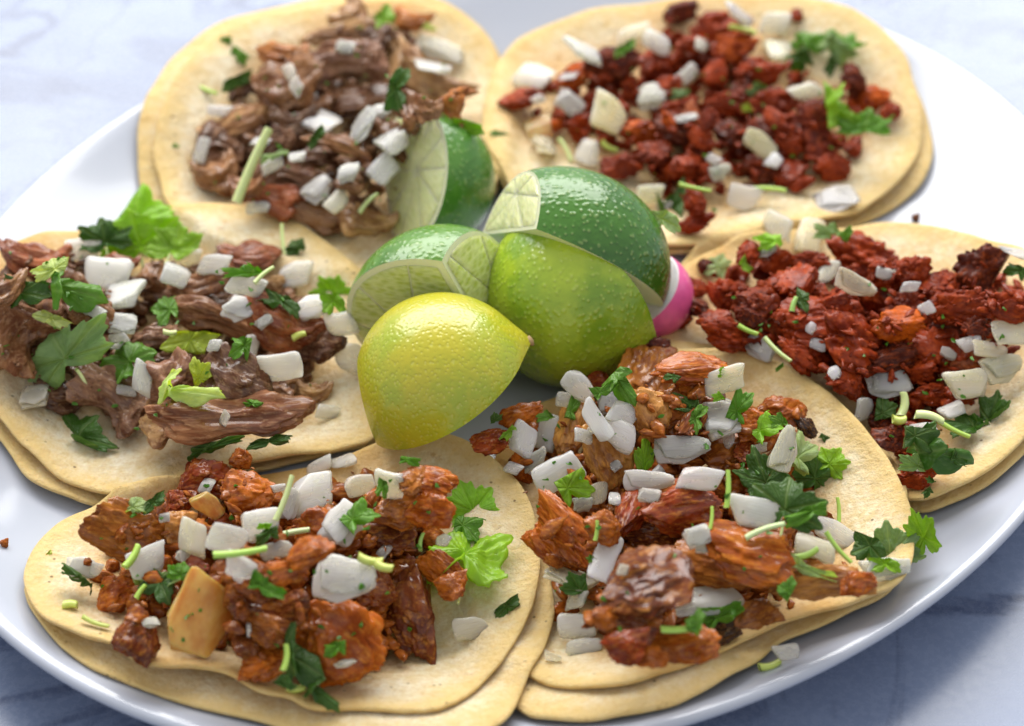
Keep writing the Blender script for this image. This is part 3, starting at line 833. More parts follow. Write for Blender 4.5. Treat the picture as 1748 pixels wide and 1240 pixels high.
# one line a piece: kind, tone, x, y, width, height, turn in the picture, and for some a label of its own
DATA = dict(
L='''m d 110 675 85 60 10
m b 25 575 110 120 60 #big brown lump of pork at the outer end of the taco with the tall sprig
m r 60 440 110 62 8 #crusty red-brown pork slab behind the dark chopped cilantro
m b 8 490 60 50 0
m m 190 680 135 85 -40 #mauve strip of pork hanging down beside the yellow-green leaf
m d 345 690 110 80 0
m r 425 437 105 42 4
m r 205 450 60 30 0
m b 262 470 46 48 80
m b 158 530 64 48 0
m m 270 580 78 44 0
m d 360 520 80 50 0
m b 420 505 56 32 0
m t 470 485 40 34 0
m d 535 592 95 66 -20
m b 343 487 95 52 22 #curled brown pork strip behind the glassy onion flake
m b 370 545 150 52 -14
m r 480 552 135 84 -22 #broad red-brown pork piece at the inner end behind the bright onion
m t 535 668 62 36 0
m d 300 620 80 60 0
m m 292 655 92 88 40
m d 395 652 115 92 -35 #dark purple-brown pork piece arching over the long curled strip
m t 290 716 100 72 15 #pale tan knob of pork at the end of the long curled strip
m b 395 712 252 80 9 v0 #long curled strip of pork lying along the near edge of its taco
o w 140 425 80 44 0
o w 180 468 105 74 -20 #largest white onion dice, on the taco with the tall sprig
o g 212 503 78 58 0
o w 208 551 58 42 0
o w 316 437 68 48 -10
o w 366 452 66 46 -10
o g 300 470 56 42 0
o w 503 470 82 56 5
o g 420 488 78 44 0
o w 408 528 62 54 -42 #bright flat onion flake standing on the curled pork strip
o w 533 523 64 48 0
o w 583 553 66 54 10
o g 596 608 66 66 0 #square white onion dice beside the tip of the yellow lime
o w 430 592 32 52 0
o w 244 645 72 38 78
o w 477 627 96 56 8 #glassy faceted onion dice behind the long curled pork strip
o g 560 703 50 28 0
o y 58 675 62 46 0
o w 203 577 42 22 0
o w 366 590 28 26 0
l d 180 402 90 60 10
c b 250 372 100 80 60 #upright bright cilantro leaf, tallest point of the nearer brown-pork taco
l b 235 402 150 92 10 #widest bright cilantro leaf of the tall sprig
l b 300 412 90 62 -20
c d 50 490 72 62 0
f g 131 485 86 72 0
c c 85 458 66 34 15
l u 110 600 190 92 32 #largest grey-green cilantro leaf, broad with pale veins
c c 88 545 62 34 -40
l g 213 612 82 74 60
c y 325 583 78 70 0 #yellow-green toothed cilantro leaf standing in the middle of its taco
c y 343 632 40 52 0
f c 325 660 112 40 -8
c g 282 527 48 58 0
l b 572 497 80 56 -25
c b 568 520 42 42 0
c d 475 517 80 26 -10
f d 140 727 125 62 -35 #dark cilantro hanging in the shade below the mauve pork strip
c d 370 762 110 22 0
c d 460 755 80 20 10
s c 483 410 66 13 95
c d 502 424 46 34 0
c g 415 462 74 22 12
s c 450 469 46 14 45
c g 410 597 34 42 0
c g 430 688 38 16 0
s y 510 573 28 20 25
s c 290 567 26 16 0''',
BL='''m t 600 22 62 50 60
m o 700 31 66 38 -20
m d 644 66 64 42 0
m t 582 58 128 42 14
m o 485 94 82 40 12
m b 492 145 115 92 10
m m 590 108 135 72 4 #glossy mauve slab of pork on top of the farther brown-pork taco
m d 600 168 132 62 0
m t 680 102 100 42 88
m t 737 136 135 62 -32 #tan-brown pork strip nearest the farther red taco
m o 776 180 62 50 80
m d 415 150 66 50 0
m t 407 210 125 45 35
m d 375 250 84 80 0
m b 372 297 74 70 30
m d 500 212 82 70 0
m d 550 268 74 50 0
m m 485 303 115 80 10
m r 470 343 92 60 0
m d 470 250 62 60 0
m b 700 188 60 52 90
m b 730 190 44 40 0
m b 540 371 115 48 -20
m t 625 380 95 52 -10
m b 420 320 60 50 0
m d 560 320 60 40 0
m b 582 249 118 34 -16 #light brown pork slice lying between white onion dice, behind the limes
o w 547 206 78 46 -35
o w 620 214 76 48 24
o g 594 296 46 36 0
o w 671 241 62 50 40
o w 656 288 64 52 48
o w 543 323 64 50 55
o y 578 342 58 36 55
o w 440 354 52 28 18
o w 375 190 54 24 -10
o w 344 257 54 28 80
o w 508 268 36 20 0
o y 753 85 104 46 -18 #pale blurred onion piece at the back of the farther brown-pork taco
o w 737 113 84 32 -15
o g 465 280 52 34 30
c b 655 31 46 52 30
c d 405 138 56 36 0
c g 410 97 36 20 -40
c g 387 70 20 14 0
s b 352 152 48 14 -32
s c 430 282 155 26 68 #long pale cilantro stem leaning across the farther brown-pork taco
c d 679 155 78 36 85
c b 800 214 48 36 0
c g 300 249 14 9 0
s c 628 346 52 16 50
c d 540 234 42 26 0
c c 733 47 26 16 0
c u 468 268 52 22 30''',
BR='''m d 1163 18 62 46 0
m r 1213 50 78 64 0
m r 1186 74 54 44 0
m r 1255 45 54 44 0
m o 1259 84 78 54 0
m d 1049 112 96 72 0 #darkest chorizo clump at the back of the farther red taco
m o 976 133 68 52 0
m r 889 170 78 52 0
m r 1117 110 64 52 0
m r 1223 128 64 50 0
m r 1296 124 74 56 0
m d 1268 152 50 40 0
m r 1319 178 74 58 0
m r 1241 178 64 50 0
m d 1159 224 84 68 0
m o 1095 229 58 46 0
m r 989 224 48 42 0
m r 1200 242 46 42 0
m d 1250 229 62 54 0
m d 1305 220 64 54 0
m p 1383 210 98 76 0
m p 1117 261 64 48 0
m p 1062 284 70 54 0
m r 1168 284 58 48 0
m r 1223 294 68 52 0
m r 1351 247 54 46 0
m p 1401 261 62 46 0
m r 1420 288 68 54 0
m r 1351 297 58 48 0
m r 1369 316 42 34 0
m d 1300 288 62 50 0
m r 1186 381 74 36 5 #lone chorizo crumble on bare tortilla closest to the dark lime
m r 1186 343 52 44 0
m o 1488 169 58 50 0
m r 1520 192 48 40 0
m r 1461 252 42 34 0
m o 953 210 30 28 0
m o 1140 206 34 26 0
m r 1177 178 38 32 0
m p 1209 206 38 34 0
m d 1456 137 54 44 0
m r 1360 27 28 24 0
m r 1030 165 44 36 0
m r 1080 150 50 40 0
m r 1323 206 52 44 0
m r 1140 150 52 44 0
m b 1180 196 34 30 0
o y 1081 60 76 44 10
o w 998 87 76 42 24
o g 1122 72 60 44 -20
o w 1264 27 64 30 0
o g 1323 40 64 50 0
o y 1330 88 58 52 0
o w 911 131 76 62 -25 #white onion dice at the outer far corner of the farther red taco
o w 973 176 60 44 -35
o s 1040 192 80 72 70 #tall two-cornered stained onion dice in the farther red taco
o y 1113 166 66 56 0
o w 1003 261 56 54 70
o t 921 220 60 54 20
o s 930 247 54 46 80
o s 1298 245 78 46 -40 #stained onion dice in the middle of the farther red taco
o y 1230 293 46 36 20
o y 1111 332 58 42 0
o w 1273 339 74 54 0 #round white onion dice on bare tortilla at the near side of the farther red taco
o w 1429 339 88 54 10 #large white onion dice closest to the rim of the farther red taco
o y 1374 156 68 40 22
o g 1172 128 56 30 40
o w 1172 201 48 18 -5
l g 1383 70 84 46 -30
l g 1440 70 64 50 -60
c u 1429 90 64 40 -30
c d 1365 105 44 40 0
c d 1420 108 42 34 0
f b 1429 172 66 88 20 #bright folded cilantro leaf at the inner side of the farther red taco
l g 1474 211 96 40 -22
f d 1150 334 46 88 0 #dark curled cilantro leaf beside the dark green lime
s b 1186 320 64 12 -14
c p 1127 380 64 42 0
s b 1314 323 64 16 -8
s c 966 256 54 16 -65
c u 1291 151 46 26 0
s y 1268 50 54 15 -12
c g 1067 82 44 26 0
c u 1159 160 42 22 20
s y 1040 250 36 18 -40
c u 852 229 32 18 0
c y 1273 183 28 18 0''',
R='''m d 1122 591 56 34 0
m r 1164 545 44 38 0
m r 1319 444 80 62 0
m r 1277 435 48 40 0
m r 1382 452 64 50 0
m d 1206 456 34 44 80
m r 1357 486 74 60 0
m r 1315 507 64 50 0
m p 1290 519 90 68 0
m r 1235 503 70 56 0
m d 1193 528 44 38 0
m r 1189 490 44 36 0
m r 1222 549 54 44 0
m d 1281 545 54 44 0
m r 1470 440 122 92 0 #large knobbly chorizo clump at the far side of the taco beside the radish
m r 1424 515 60 48 0
m r 1491 498 64 50 0
m r 1520 473 74 56 0
m r 1558 466 74 56 0
m r 1592 490 74 54 0
m p 1554 519 64 48 0
m p 1604 528 74 56 0
m d 1625 557 74 50 0
m d 1680 462 112 96 20 #tall dark chorizo clump standing apart at the outer far edge of its taco
m r 1659 526 108 72 0
m r 1726 524 96 66 0
m d 1667 561 64 46 0
m r 1244 572 96 70 0
m r 1331 557 44 38 0
m d 1428 603 64 50 0
m r 1390 554 150 88 -6 #widest chorizo clump, in the middle of the taco beside the radish
m r 1457 588 136 106 -20 #knobbly chorizo clump just past the edge of the overlapping front tortilla
m o 1533 553 90 66 0
m d 1520 614 116 66 15 #dark glossy chorizo lump in the middle of its taco
m r 1600 599 104 84 40
m b 1659 616 64 46 0
m r 1570 632 58 48 0
m r 1369 607 84 60 -30
m r 1441 654 64 50 -20
m d 1503 720 54 44 0
m r 1592 674 90 46 5
m r 1644 670 54 46 0
m d 1520 750 64 52 0
m r 1562 813 58 46 0
m o 1604 783 62 62 70 #bright orange-red crumble at the near tip of the taco beside the radish
o w 1327 385 58 56 70 #white onion dice at the far edge of the taco beside the radish, by bright leaf
o s 1382 404 74 60 80
o w 1310 427 38 26 0
o y 1411 465 58 40 70
o s 1461 486 88 46 -18 #onion dice smeared with red sauce between the largest chorizo clumps
o w 1298 595 64 46 -38
o w 1476 700 52 40 85
o g 1518 655 90 56 12 #greyish block of onion at the near side of the taco beside the radish
o y 1650 655 92 58 0
o w 1655 586 50 30 20
o s 1690 597 90 34 20
o y 1728 566 80 52 10
o y 1712 628 86 62 22 #large pale onion block at the rim end of the nearer red taco
o w 1625 700 54 24 18
o w 1554 490 40 22 0
o w 1570 732 64 26 0
o w 1734 431 66 26 -10
o w 1512 468 40 24 0
f d 1612 763 104 60 20
f d 1675 697 86 36 32
c d 1642 722 74 40 0
c d 1575 752 62 40 0
c d 1512 697 42 48 0
s c 1541 691 46 30 80
s y 1535 716 26 26 0
s c 1587 712 54 28 -15
s b 1629 733 66 16 -30
c u 1558 788 48 36 0
c d 1638 783 28 22 0
c d 1583 842 20 14 0
c d 1587 819 16 12 0
c u 1415 394 54 36 -15
c g 1441 404 40 26 0
c b 1312 410 52 36 15
l p 1227 452 42 48 0
c b 1275 452 26 22 0
c d 1369 511 34 40 60
s g 1355 520 30 16 70
s b 1277 563 42 14 -30
s c 1327 597 66 16 -50
c d 1734 465 38 26 0''',
FL='''m p 330 972 50 46 0
m d 440 1040 90 70 0
m d 656 900 115 74 0
m d 440 1000 80 60 0
m d 500 1040 70 60 0
m r 309 858 50 46 0
m o 410 783 40 38 0
m r 350 818 96 80 20 #reddish pork chunk at the far edge, under the tan onion slip
m o 423 842 90 80 0 #orange fatty pork chunk at the far edge of its taco
m b 221 909 155 92 -14 #angular brown pork slab closest to the outer far edge
m o 196 1013 76 62 20
m d 238 1085 80 84 60
m t 305 905 54 70 0
m r 376 888 40 26 0
m o 477 980 88 44 14
m b 460 1076 84 56 -20
m o 456 1131 92 60 -10
m d 420 1100 50 44 0
m o 539 896 76 60 0
m o 526 940 86 42 12
m b 690 867 104 64 0
m o 735 822 86 48 -8 #flat orange pork slice at the far edge below the yellow lime
m o 731 871 84 64 0
m b 702 821 48 40 0
m b 593 842 54 28 0
m o 757 976 96 56 -35
m o 770 1000 56 44 0
m d 640 1000 80 70 0
m d 702 1040 90 170 0 v3 #tall dark-red rough pork chunk beside the smooth orange-brown one
m o 578 1092 165 142 -45 v6 #big smooth orange-brown pork chunk under the two-layer onion dice
o w 585 787 64 26 5
o w 545 797 64 32 28
o w 475 833 32 16 0
o w 495 862 66 40 70
o w 535 842 94 76 22 #large white onion dice at the far edge below the yellow lime
o y 614 829 58 42 0
o y 664 829 62 52 0
o w 585 896 84 68 60
o t 355 864 60 46 -48 #tan onion slip between reddish and orange pork chunks
o w 448 896 76 62 0 #four-cornered onion dice dotted with cilantro in the taco below the yellow lime
o w 389 921 84 56 -10
o y 330 917 72 54 80
o w 410 967 64 46 -20
o w 255 959 80 62 22
o g 139 970 60 42 0
o w 280 884 24 18 0
o y 473 938 68 36 20
o a 345 1050 160 118 66 v2 #big amber slice of cooked onion leaning among the orange pork
o w 589 988 124 92 -14 v4 #two-layer bright onion dice on top of the smooth orange-brown pork chunk
o y 803 1072 74 52 14 #flat onion dice lying alone on bare tortilla next to a dark leaf flake
c g 800 905 50 40 0
l b 803 858 92 92 20 #upper bright cilantro leaf beside the orange-pork taco's far edge, above a wider leaf
l b 800 938 150 112 -12 #wide bright cilantro leaf with jagged near edge, on the taco below the yellow lime
c g 616 883 56 40 50
c g 652 835 22 32 0
c d 866 1036 54 34 20
s y 632 955 46 26 -10
s y 655 966 34 24 -20
s p 500 909 66 16 5
s y 505 1173 38 28 0
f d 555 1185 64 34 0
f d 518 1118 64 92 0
s b 487 1123 46 22 85
c g 572 1110 40 26 0
c g 702 789 34 14 0
s g 719 925 32 14 80
c p 238 865 46 30 -20
c d 263 858 44 30 20
s b 225 950 44 24 70
c p 272 985 88 44 10
c d 268 1000 70 50 0
c g 305 975 42 34 0
f d 129 988 64 28 -20
s y 120 1032 28 24 0
s y 163 1062 56 17 -20
s b 410 942 96 18 14
c d 456 917 42 22 20
c b 452 898 22 18 0
c g 460 1000 64 32 0
c c 83 946 16 12 0
s c 485 850 86 17 75
c d 490 1165 40 26 0
s b 240 1010 30 16 60''',
FR='''m d 1076 1045 115 64 0
m d 1160 700 110 90 0
m d 1100 900 100 70 0
m r 836 755 66 44 20
m o 889 709 80 44 22
m o 891 794 60 44 80
m r 1023 654 56 46 0
m o 1185 660 66 42 0
m b 1149 703 96 84 60
m d 1182 717 70 40 80
m b 1102 637 108 96 70 #upright brown pork chunk at the far edge below the green limes
m o 1184 627 140 50 -3 #orange pork strip jutting over the far edge of its taco
m t 982 717 130 62 80
m t 1108 703 96 70 -60
m t 1039 772 118 80 -65 #pale tan stringy pork chunk in front of the narrow onion shell
m b 1237 766 96 70 10
m o 1329 702 96 56 0 #bright orange pork nugget behind the dark cilantro
m o 1289 727 74 56 0
m k 1377 729 46 30 -60
m r 1272 769 44 38 0
m o 1179 840 66 50 0
m o 953 937 116 70 -48
m o 957 890 110 62 -50
m o 1027 900 66 58 0
m r 1078 872 94 60 80
m r 1163 872 140 92 10 #glossy red-orange pork chunk in the middle of the taco below the green limes
m b 1215 962 126 70 -22
m b 1363 973 84 60 0
m t 1400 995 170 60 6
m o 1465 996 64 42 10
m o 1279 945 160 86 -20 #long orange-brown pork piece in front of the bright glassy onion
m o 1067 972 100 30 34
m d 1100 988 158 96 12 v5 #glossy red-brown pork block near the bottom of the taco below the green limes
m o 1033 1056 46 42 0
m p 1092 1095 54 44 80
m r 1070 1104 74 60 0
m o 962 1045 56 40 0
m k 1231 1073 66 42 0
m b 1292 1050 82 56 25
m o 1169 1101 116 60 0 #orange pork chunk at the near edge under the green cilantro crescent
m o 1113 1122 54 36 0
o y 1239 649 80 52 0
o w 965 684 38 32 0
o w 987 660 70 48 -48
o w 1042 687 54 46 0
o w 1064 709 64 50 -20
o g 1058 738 76 60 -30
o w 1017 717 90 36 -62 #narrow onion shell standing upright in front of a pale tan chunk
o w 995 744 34 30 0
o w 894 750 70 56 70
o w 935 739 74 56 75
o g 913 788 62 32 20
o w 952 810 100 70 32 #thick white onion dice with a bright ridge, closest to the overlapping tortilla edge
o w 1196 818 96 46 0
o w 1165 766 112 60 4 #wide rectangular onion slab across the middle of the taco below the green limes
o w 1226 712 76 70 22 #square white onion dice just behind the wide rectangular slab
o w 1108 821 100 46 -6
o w 1108 846 44 28 0
o s 1020 843 50 42 80
o w 1050 851 26 24 0
o w 995 862 42 32 0
o w 1190 915 52 38 20
o w 1431 912 112 46 -36 #long white onion dice with a green stem lying across it
o y 1390 935 80 44 -8
o g 1512 973 104 44 0
o y 974 984 100 54 -60
o w 1033 953 88 54 74
o y 984 1025 46 34 0
o g 984 1068 78 58 8
o g 996 1104 76 36 4
o w 1289 874 106 60 -14 #bright glassy onion dice with a notched top in front of the dark cilantro
o w 1206 1024 150 52 10 #pale onion flake smeared with chopped cilantro near the bottom of its taco
o y 943 1122 38 24 0
f g 1069 662 66 54 -40 #folded green cilantro leaf beside the upright brown pork chunk
c g 1031 662 42 24 35
c g 979 695 42 20 75
c g 930 709 34 20 0
c d 1146 646 24 16 0
c b 867 739 34 20 70
c d 847 712 24 18 0
f b 1100 772 36 76 0
c b 984 832 58 52 30
s b 1242 835 68 16 88
c g 1190 717 54 26 80
c d 1176 687 54 38 0
c b 1231 635 26 18 0
c b 1226 676 22 18 0
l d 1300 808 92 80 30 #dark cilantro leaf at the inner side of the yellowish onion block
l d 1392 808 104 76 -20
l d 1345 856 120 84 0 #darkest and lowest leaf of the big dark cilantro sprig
l b 1421 786 60 56 -30
c b 1309 732 48 36 40
c g 1329 716 34 28 0
c p 1370 773 62 50 60
o y 1340 766 92 52 72 #yellowish onion block standing on the dark cilantro sprig
c g 1265 691 58 34 70
c g 1377 881 76 24 18
s p 1306 905 78 20 20
s b 1431 871 48 13 88
s b 1431 935 74 16 -52
l u 1516 932 116 72 20 #large pale cilantro leaf draped over the outer rim of its tortilla
l b 1573 908 50 90 20 #bright cilantro leaf overhanging the plate at the tortilla's outer rim
c d 1482 939 64 50 0
c b 1509 966 56 26 0
s b 1377 945 46 20 25
c p 1384 969 92 24 -24
c g 1343 1003 42 30 60
s b 1214 885 42 12 85
c g 1331 627 18 12 0
c d 1407 749 18 12 0
f d 987 999 52 46 -30
c g 1008 953 16 14 0
s b 1163 1073 76 22 4
c g 1187 1060 42 32 70
c g 1234 1042 72 42 20
s b 1018 906 38 13 85
o g 1342 1113 56 30 10 #translucent onion sliver lying on the plate beside a pale green stem
s y 1314 1135 44 26 20 #pale green stem piece lying on the bare plate rim''')

NCRUMB = dict(L=300, BL=280, BR=420, R=520, FL=520, FR=560)
CRUMB = dict(L=('carnitas', .30, .62), BL=('carnitas', .30, .6), BR=('chorizo', .22, .5), R=('chorizo', .22, .5), FL=('pastor', .26, .62), FR=('pastor', .26, .62))
ENT = []
SHP = dict(chorizo=[v_chorizo(700 + i, 3, 16, 3) for i in range(6)], pastor=[v_pastor(720 + i, 3) for i in range(6)],
           carnitas=[v_carnitas(740 + i, .2, 3) for i in range(6)])
TINY = dict(chorizo=[v_chorizo(760 + i, 3, 24, 4) for i in range(6)], pastor=[v_pastor(770 + i, 3) for i in range(6)], carnitas=[v_pastor(780 + i, 3) for i in range(6)])
BUF = {}
def crumbs(k, top=False):
    """The uncountable small shreds under the larger pieces, and the tiny crumbs that cling on top of them."""
    rs = np.random.RandomState(len(k) * 7 + ord(k[-1]) + ord(k[0]) + (50 if top else 0))
    kind, lo, hi = CRUMB[k]; poly = HEAP[k]
    xs = [p[0] for p in poly]; ys = [p[1] for p in poly]; cx, cy = np.mean(xs), np.mean(ys)
    N = NCRUMB[k] if not top else dict(carnitas=130, pastor=170, chorizo=330)[kind]
    cnt = 0
    while cnt < N:
        x, y = rs.uniform(min(xs), max(xs)), rs.uniform(min(ys), max(ys))
        if not inside(poly, x, y): continue
        sh = 1.02 if top else (.92 if cnt < N * .6 else .74)       # later layers keep to the middle, so the heap mounds
        x, y = cx + (x - cx) * sh, cy + (y - cy) * sh
        cnt += 1
        s = (.05 + rs.uniform(0, 1) ** 2.2 * dict(carnitas=.16, pastor=.36, chorizo=.22)[kind]) if top else rs.uniform(lo, hi)
        V, F = TINY[kind][rs.randint(6)] if s < .15 else SHP[kind][rs.randint(6)]
        S = s * np.array([1.5, 1.0, .85]) * rs.uniform(.8, 1.2, 3)
        if kind == 'carnitas' and not top: S = s * np.array([1.7, 1.0, .8])
        if top: S = s * np.array([rs.uniform(1.3, 2.8), .95, .65])
        a, b, c = rs.uniform(0, 6.28), rs.normal() * .35, rs.normal() * .35
        Rm = np.array(Matrix.Rotation(a, 3, 'Z') @ Matrix.Rotation(b, 3, 'X') @ Matrix.Rotation(c, 3, 'Y'))
        W = (V * S) @ Rm.T
        W = W + drop(x, y, S[2] * (.1 if top else .2))
        if not top: stamp(W)
        BUF.setdefault((k, 'm'), []).append((W, np.asarray(F)))
def flakes(k):
    rs = np.random.RandomState(ord(k[0]) * 3 + ord(k[-1])); poly = HEAP[k]; kind = MEAT[k]
    xs = [p[0] for p in poly]; ys = [p[1] for p in poly]; cx, cy = np.mean(xs), np.mean(ys)
    for q in range(55):
        x, y = rs.uniform(min(xs), max(xs)), rs.uniform(min(ys), max(ys))
        if not inside(poly, x, y): continue
        x, y = cx + (x - cx) * 1.05, cy + (y - cy) * 1.05
        s = rs.uniform(.04, .14); n = 6
        rr = s * rs.uniform(.5, 1, n); th = np.arange(n) * 2 * math.pi / n
        up = np.c_[rr * np.cos(th), rr * np.sin(th) * .6, .03 * rs.normal(size=n)]
        W = np.vstack([up, up - [0, 0, .02]])
        Rm = np.array(Matrix.Rotation(rs.uniform(0, 6.28), 3, 'Z') @ Matrix.Rotation(rs.normal() * .5, 3, 'X'))
        W = W @ Rm.T + drop(x, y, .03)
        F = [(0, 1, 2), (0, 2, 3), (0, 3, 4), (0, 4, 5)]; F += [tuple(v + n for v in f[::-1]) for f in F]
        for v in range(n): u = (v + 1) % n; F += [(v, v + n, u + n), (v, u + n, u)]
        BUF.setdefault((k, 'h'), []).append((W, np.array(F)))
    for t, nm, mat, col in (('m', 'meat_crumbs', kind, dict(carnitas=(.24, .115, .055), pastor=(.38, .105, .014), chorizo=(.28, .036, .007))[kind]),  # crumbs darker than the pieces: crevice shade put into their colour
                            ('h', 'herb_flakes', 'leaf', (.12, .30, .03))):
        Vs, Fs, n0 = [], [], 0
        for W, F in BUF[(k, t)]:
            Vs.append(W); Fs.append(F + n0); n0 += len(W)
        V = np.vstack(Vs); c = V.mean(0)
        me = mesh(nm, V - c, np.vstack(Fs), M[mat], t == 'm')
        o = obj(nm, me, loc=c, color=col)
        if t == 'm':
            tag(o, 'small loose %s meat crumbs heaped round the larger pieces of the %s' % (dict(carnitas='brown', pastor='orange', chorizo='red')[kind], TACO[k]), 'meat crumbs', kind='stuff')
        else:
            tag(o, 'tiny green cilantro flecks sprinkled over the %s' % TACO[k], 'herb flakes', kind='stuff')

def items(k):
    rs = np.random.RandomState(17 + ord(k[0]) + 3 * ord(k[-1]))
    kn = dict(o='onion', l='leaf', c='leafcut', f='leaffold', s='stem', m=MEAT[k], b='bean')
    lines = DATA[k].split('\n')
    xs = [p[0] for p in HEAP[k]]; ys = [p[1] for p in HEAP[k]]; rb = np.random.RandomState(5 + ord(k[-1])); extra = []
    while len(extra) < (11 if k[0] == 'F' else 6):              # small scraps of onion among the larger dice
        x, y = rb.uniform(min(xs), max(xs)), rb.uniform(min(ys), max(ys))
        if inside(HEAP[k], x, y): extra.append('o %s %d %d %d %d %d' % ('wwyg'[rb.randint(4)], x, y, rb.uniform(24, 42), rb.uniform(18, 30), rb.uniform(-60, 60)))
    k1 = next(i for i, q in enumerate(lines) if q[0] != 'm'); lines[k1:k1] = extra
    done = False; nm = sum(q[0] == 'm' for q in lines)
    for line in lines:
        if not done and lines.index(line) >= nm * (.96 if MEAT[k] == 'chorizo' else .55): crumbs(k, True); done = True
        body, _, label = line.partition('#')
        p = body.split(); kind = kn[p[0]]; tone = p[1]
        x, y, w, h, ang = map(float, p[2:7]); var = int(p[7][1:]) if len(p) > 7 else None
        th, jit, sink = None, .28, .3
        if kind == 'onion': th, jit, sink = rs.uniform(.24, .42), .36, .28
        elif kind in ('leaf', 'leafcut', 'leaffold'): th, jit, sink = rs.uniform(.8, 1.3), .3, .15
        elif kind == 'stem': th, jit, sink = .9, .15, .2
        elif kind == 'carnitas': th, jit, sink = .62, .22, .35
        elif kind == 'pastor': th, jit, sink = .58, .25, .3
        elif kind == 'chorizo': w, h = w * rs.uniform(.9, 1.22), h * rs.uniform(.78, 1.05); th, jit, sink, ang = .85, .3, .35, rs.uniform(0, 360) if abs(ang) < 1 and abs(w - h) < 20 else ang
        if kind in ('leafcut', 'leaf', 'leaffold') and abs(ang) < 1: ang = rs.uniform(-40, 40)
        if kind == 'onion': w, h = w * .85, h * .85
        if kind == 'pastor': w, h = w * 1.03, h * 1.03
        if kind == 'stem': h *= .66; w *= .86
        if kind == 'carnitas': w, h = w * 1.12, h * 1.18
        if kind == 'onion' and abs(ang) < 1: ang = rs.uniform(-14, 14)
        o = place(kind, tone, x, y, w, h, ang, rs, th, None, sink, var, jit)
        ENT.append(dict(o=o, k=k, kind=kind, tone=tone, x=x, y=y, a=w * h, r=max(w, h) / max(1, min(w, h)), label=label.strip()))
        if kind == 'leaf' and w * h > 4500:      # the big leaves keep their stalk
            me, P = LIB['stem'][rs.randint(5)]
            st = obj('stem', me, o, color=TONE['leaf']['c'])
            st.matrix_parent_inverse = Matrix.Identity(4)
            st.location = (0, -.50, -.02); st.rotation_euler = (0, 0, math.pi / 2); st.scale = (.34, .045, .05)

for k in ('BL', 'BR', 'L', 'R', 'FR', 'FL'):
    crumbs(k); items(k); flakes(k)

# loose crumbs on the porcelain and tortillas
for x, y, w, h, lab in ((8, 928, 16, 18, 'tiny orange crumb on the bare plate rim next to the yellow lime tacos'),
                        (1563, 372, 18, 16, 'dark red crumb on the white plate between both red chorizo tacos')):
    o = place('pastor', 'o' if x < 100 else 'd', x, y, w, h, 10, np.random.RandomState(3), .8)
    tag(o, lab, 'crumb')

# ------------------------------------------------------------------ words for every piece
def zone(e):
    P = HEAP[e['k']]; xs = [p[0] for p in P]; ys = [p[1] for p in P]
    u = (e['x'] - min(xs)) / (max(xs) - min(xs)); v = (e['y'] - min(ys)) / (max(ys) - min(ys))
    if e['k'] in ('BL', 'L', 'FL'): u = 1 - u                       # u runs from the plate's middle out to its rim
    a = 'far' if v < .33 else ('near' if v > .67 else '')
    b = 'lime-side' if u < .33 else ('rim-side' if u > .67 else '')
    if a and b: return '%s %s corner' % (a, b)
    return '%s edge' % a if a else ('%s end' % b if b else 'middle')
fams = {'onion': 'onion', 'leaf': 'herb', 'leafcut': 'herb', 'leaffold': 'herb', 'stem': 'herb'}
for e in ENT: e['fam'] = fams.get(e['kind'], 'meat')
GRP = dict(onion='diced onion scattered over the tacos', herb='cilantro scattered over the tacos', meat='pieces of meat heaped on the tacos')
SHORT = dict(BL='taco behind limes', L='taco with tall sprig', BR='red taco beyond limes', R='red taco by radish',
             FL='taco below yellow lime', FR='taco below green limes')
med = {}
for e in ENT: med.setdefault((e['k'], e['kind']), []).append(e['a'])
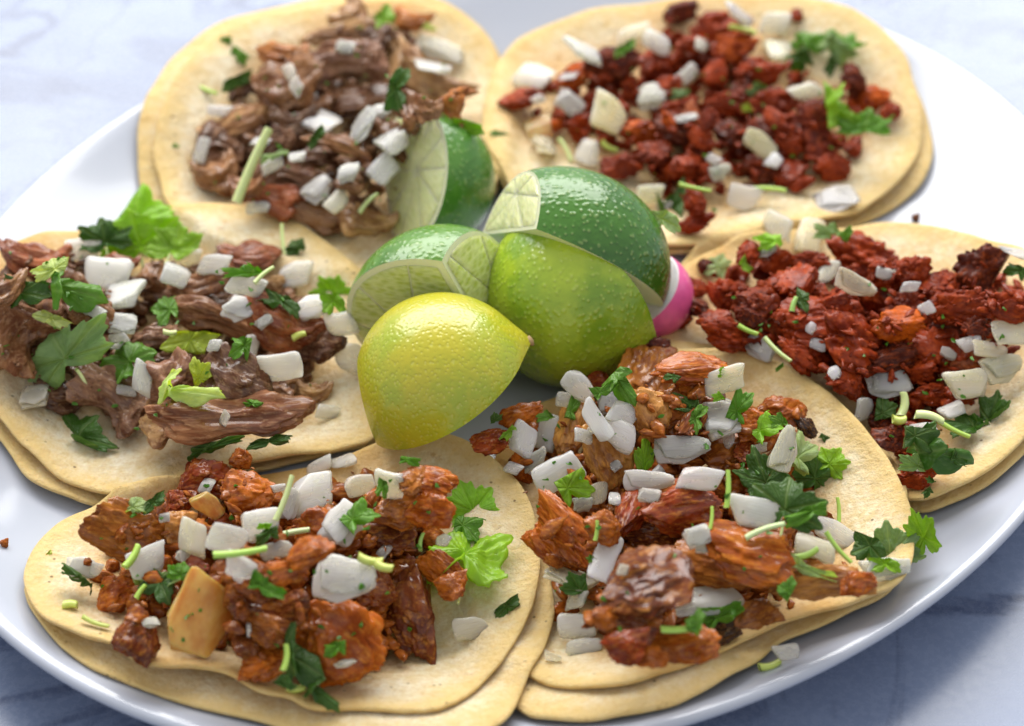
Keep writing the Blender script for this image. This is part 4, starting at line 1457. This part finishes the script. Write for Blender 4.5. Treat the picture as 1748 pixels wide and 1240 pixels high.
def base(e):
    q = sorted(med[(e['k'], e['kind'])]); f = q.index(e['a']) / max(1, len(q) - 1)
    size = 'small' if f < .34 else ('large' if f > .67 else '')
    fam = {'leafcut': 'leaf', 'leaffold': 'leaf', 'stem': 'leaf', 'bean': 'chorizo'}.get(e['kind'], e['kind'])
    shape = 'long' if e['r'] > 1.9 else ''
    return ' '.join(w for w in (size, shape, WORD[fam][e['tone']], NOUN[e['kind']]) if w)
def brief(e):
    fam = {'leafcut': 'leaf', 'leaffold': 'leaf', 'stem': 'leaf', 'bean': 'chorizo'}.get(e['kind'], e['kind'])
    return WORD[fam][e['tone']] + ' ' + dict(onion='onion', herb='cilantro', meat='meat')[e['fam']]
ORD = 'first second third fourth fifth sixth seventh eighth ninth tenth eleventh twelfth thirteenth fourteenth fifteenth'.split()
words = lambda t: len(t.split())
lab = {}
for e in ENT:
    e['L'] = e['label'] or '%s, %s of %s' % (base(e), zone(e), SHORT[e['k']])
    lab.setdefault(e['L'], []).append(e)
for L, es in list(lab.items()):
    if len(es) < 2: continue
    near = {}
    for e in es:
        o = min((f for f in ENT if f['fam'] != e['fam'] and f['k'] == e['k']), key=lambda f: (f['x'] - e['x']) ** 2 + (f['y'] - e['y']) ** 2)
        e['N'] = '%s beside %s, %s of %s' % (base(e), brief(o), zone(e), SHORT[e['k']])
        near.setdefault(e['N'], []).append(e)
    sg = 1 if es[0]['k'] in ('BL', 'L', 'FL') else -1
    for i, e in enumerate(sorted(es, key=lambda f: sg * f['x'])):
        if len(near[e['N']]) == 1 and words(e['N']) <= 16: e['L'] = e['N']
        else:
            e['L'] = '%s, %s of %s, %s from the rim' % (base(e), zone(e), SHORT[e['k']], ORD[min(i, 14)])
            if words(e['L']) > 16: e['L'] = e['L'].replace(' the rim', ' rim')
            if words(e['L']) > 16: e['L'] = e['L'].replace(' of taco', ', taco').replace(' of red', ', red')
seen = {}
for e in ENT: seen.setdefault(e['L'], []).append(e)
for L, es in seen.items():
    if len(es) > 1 or words(L) > 16 or words(L) < 4: print('LABEL', len(es), words(L), L)
for e in ENT:
    tag(e['o'], e['L'], CAT[e['kind']], GRP[e['fam']])
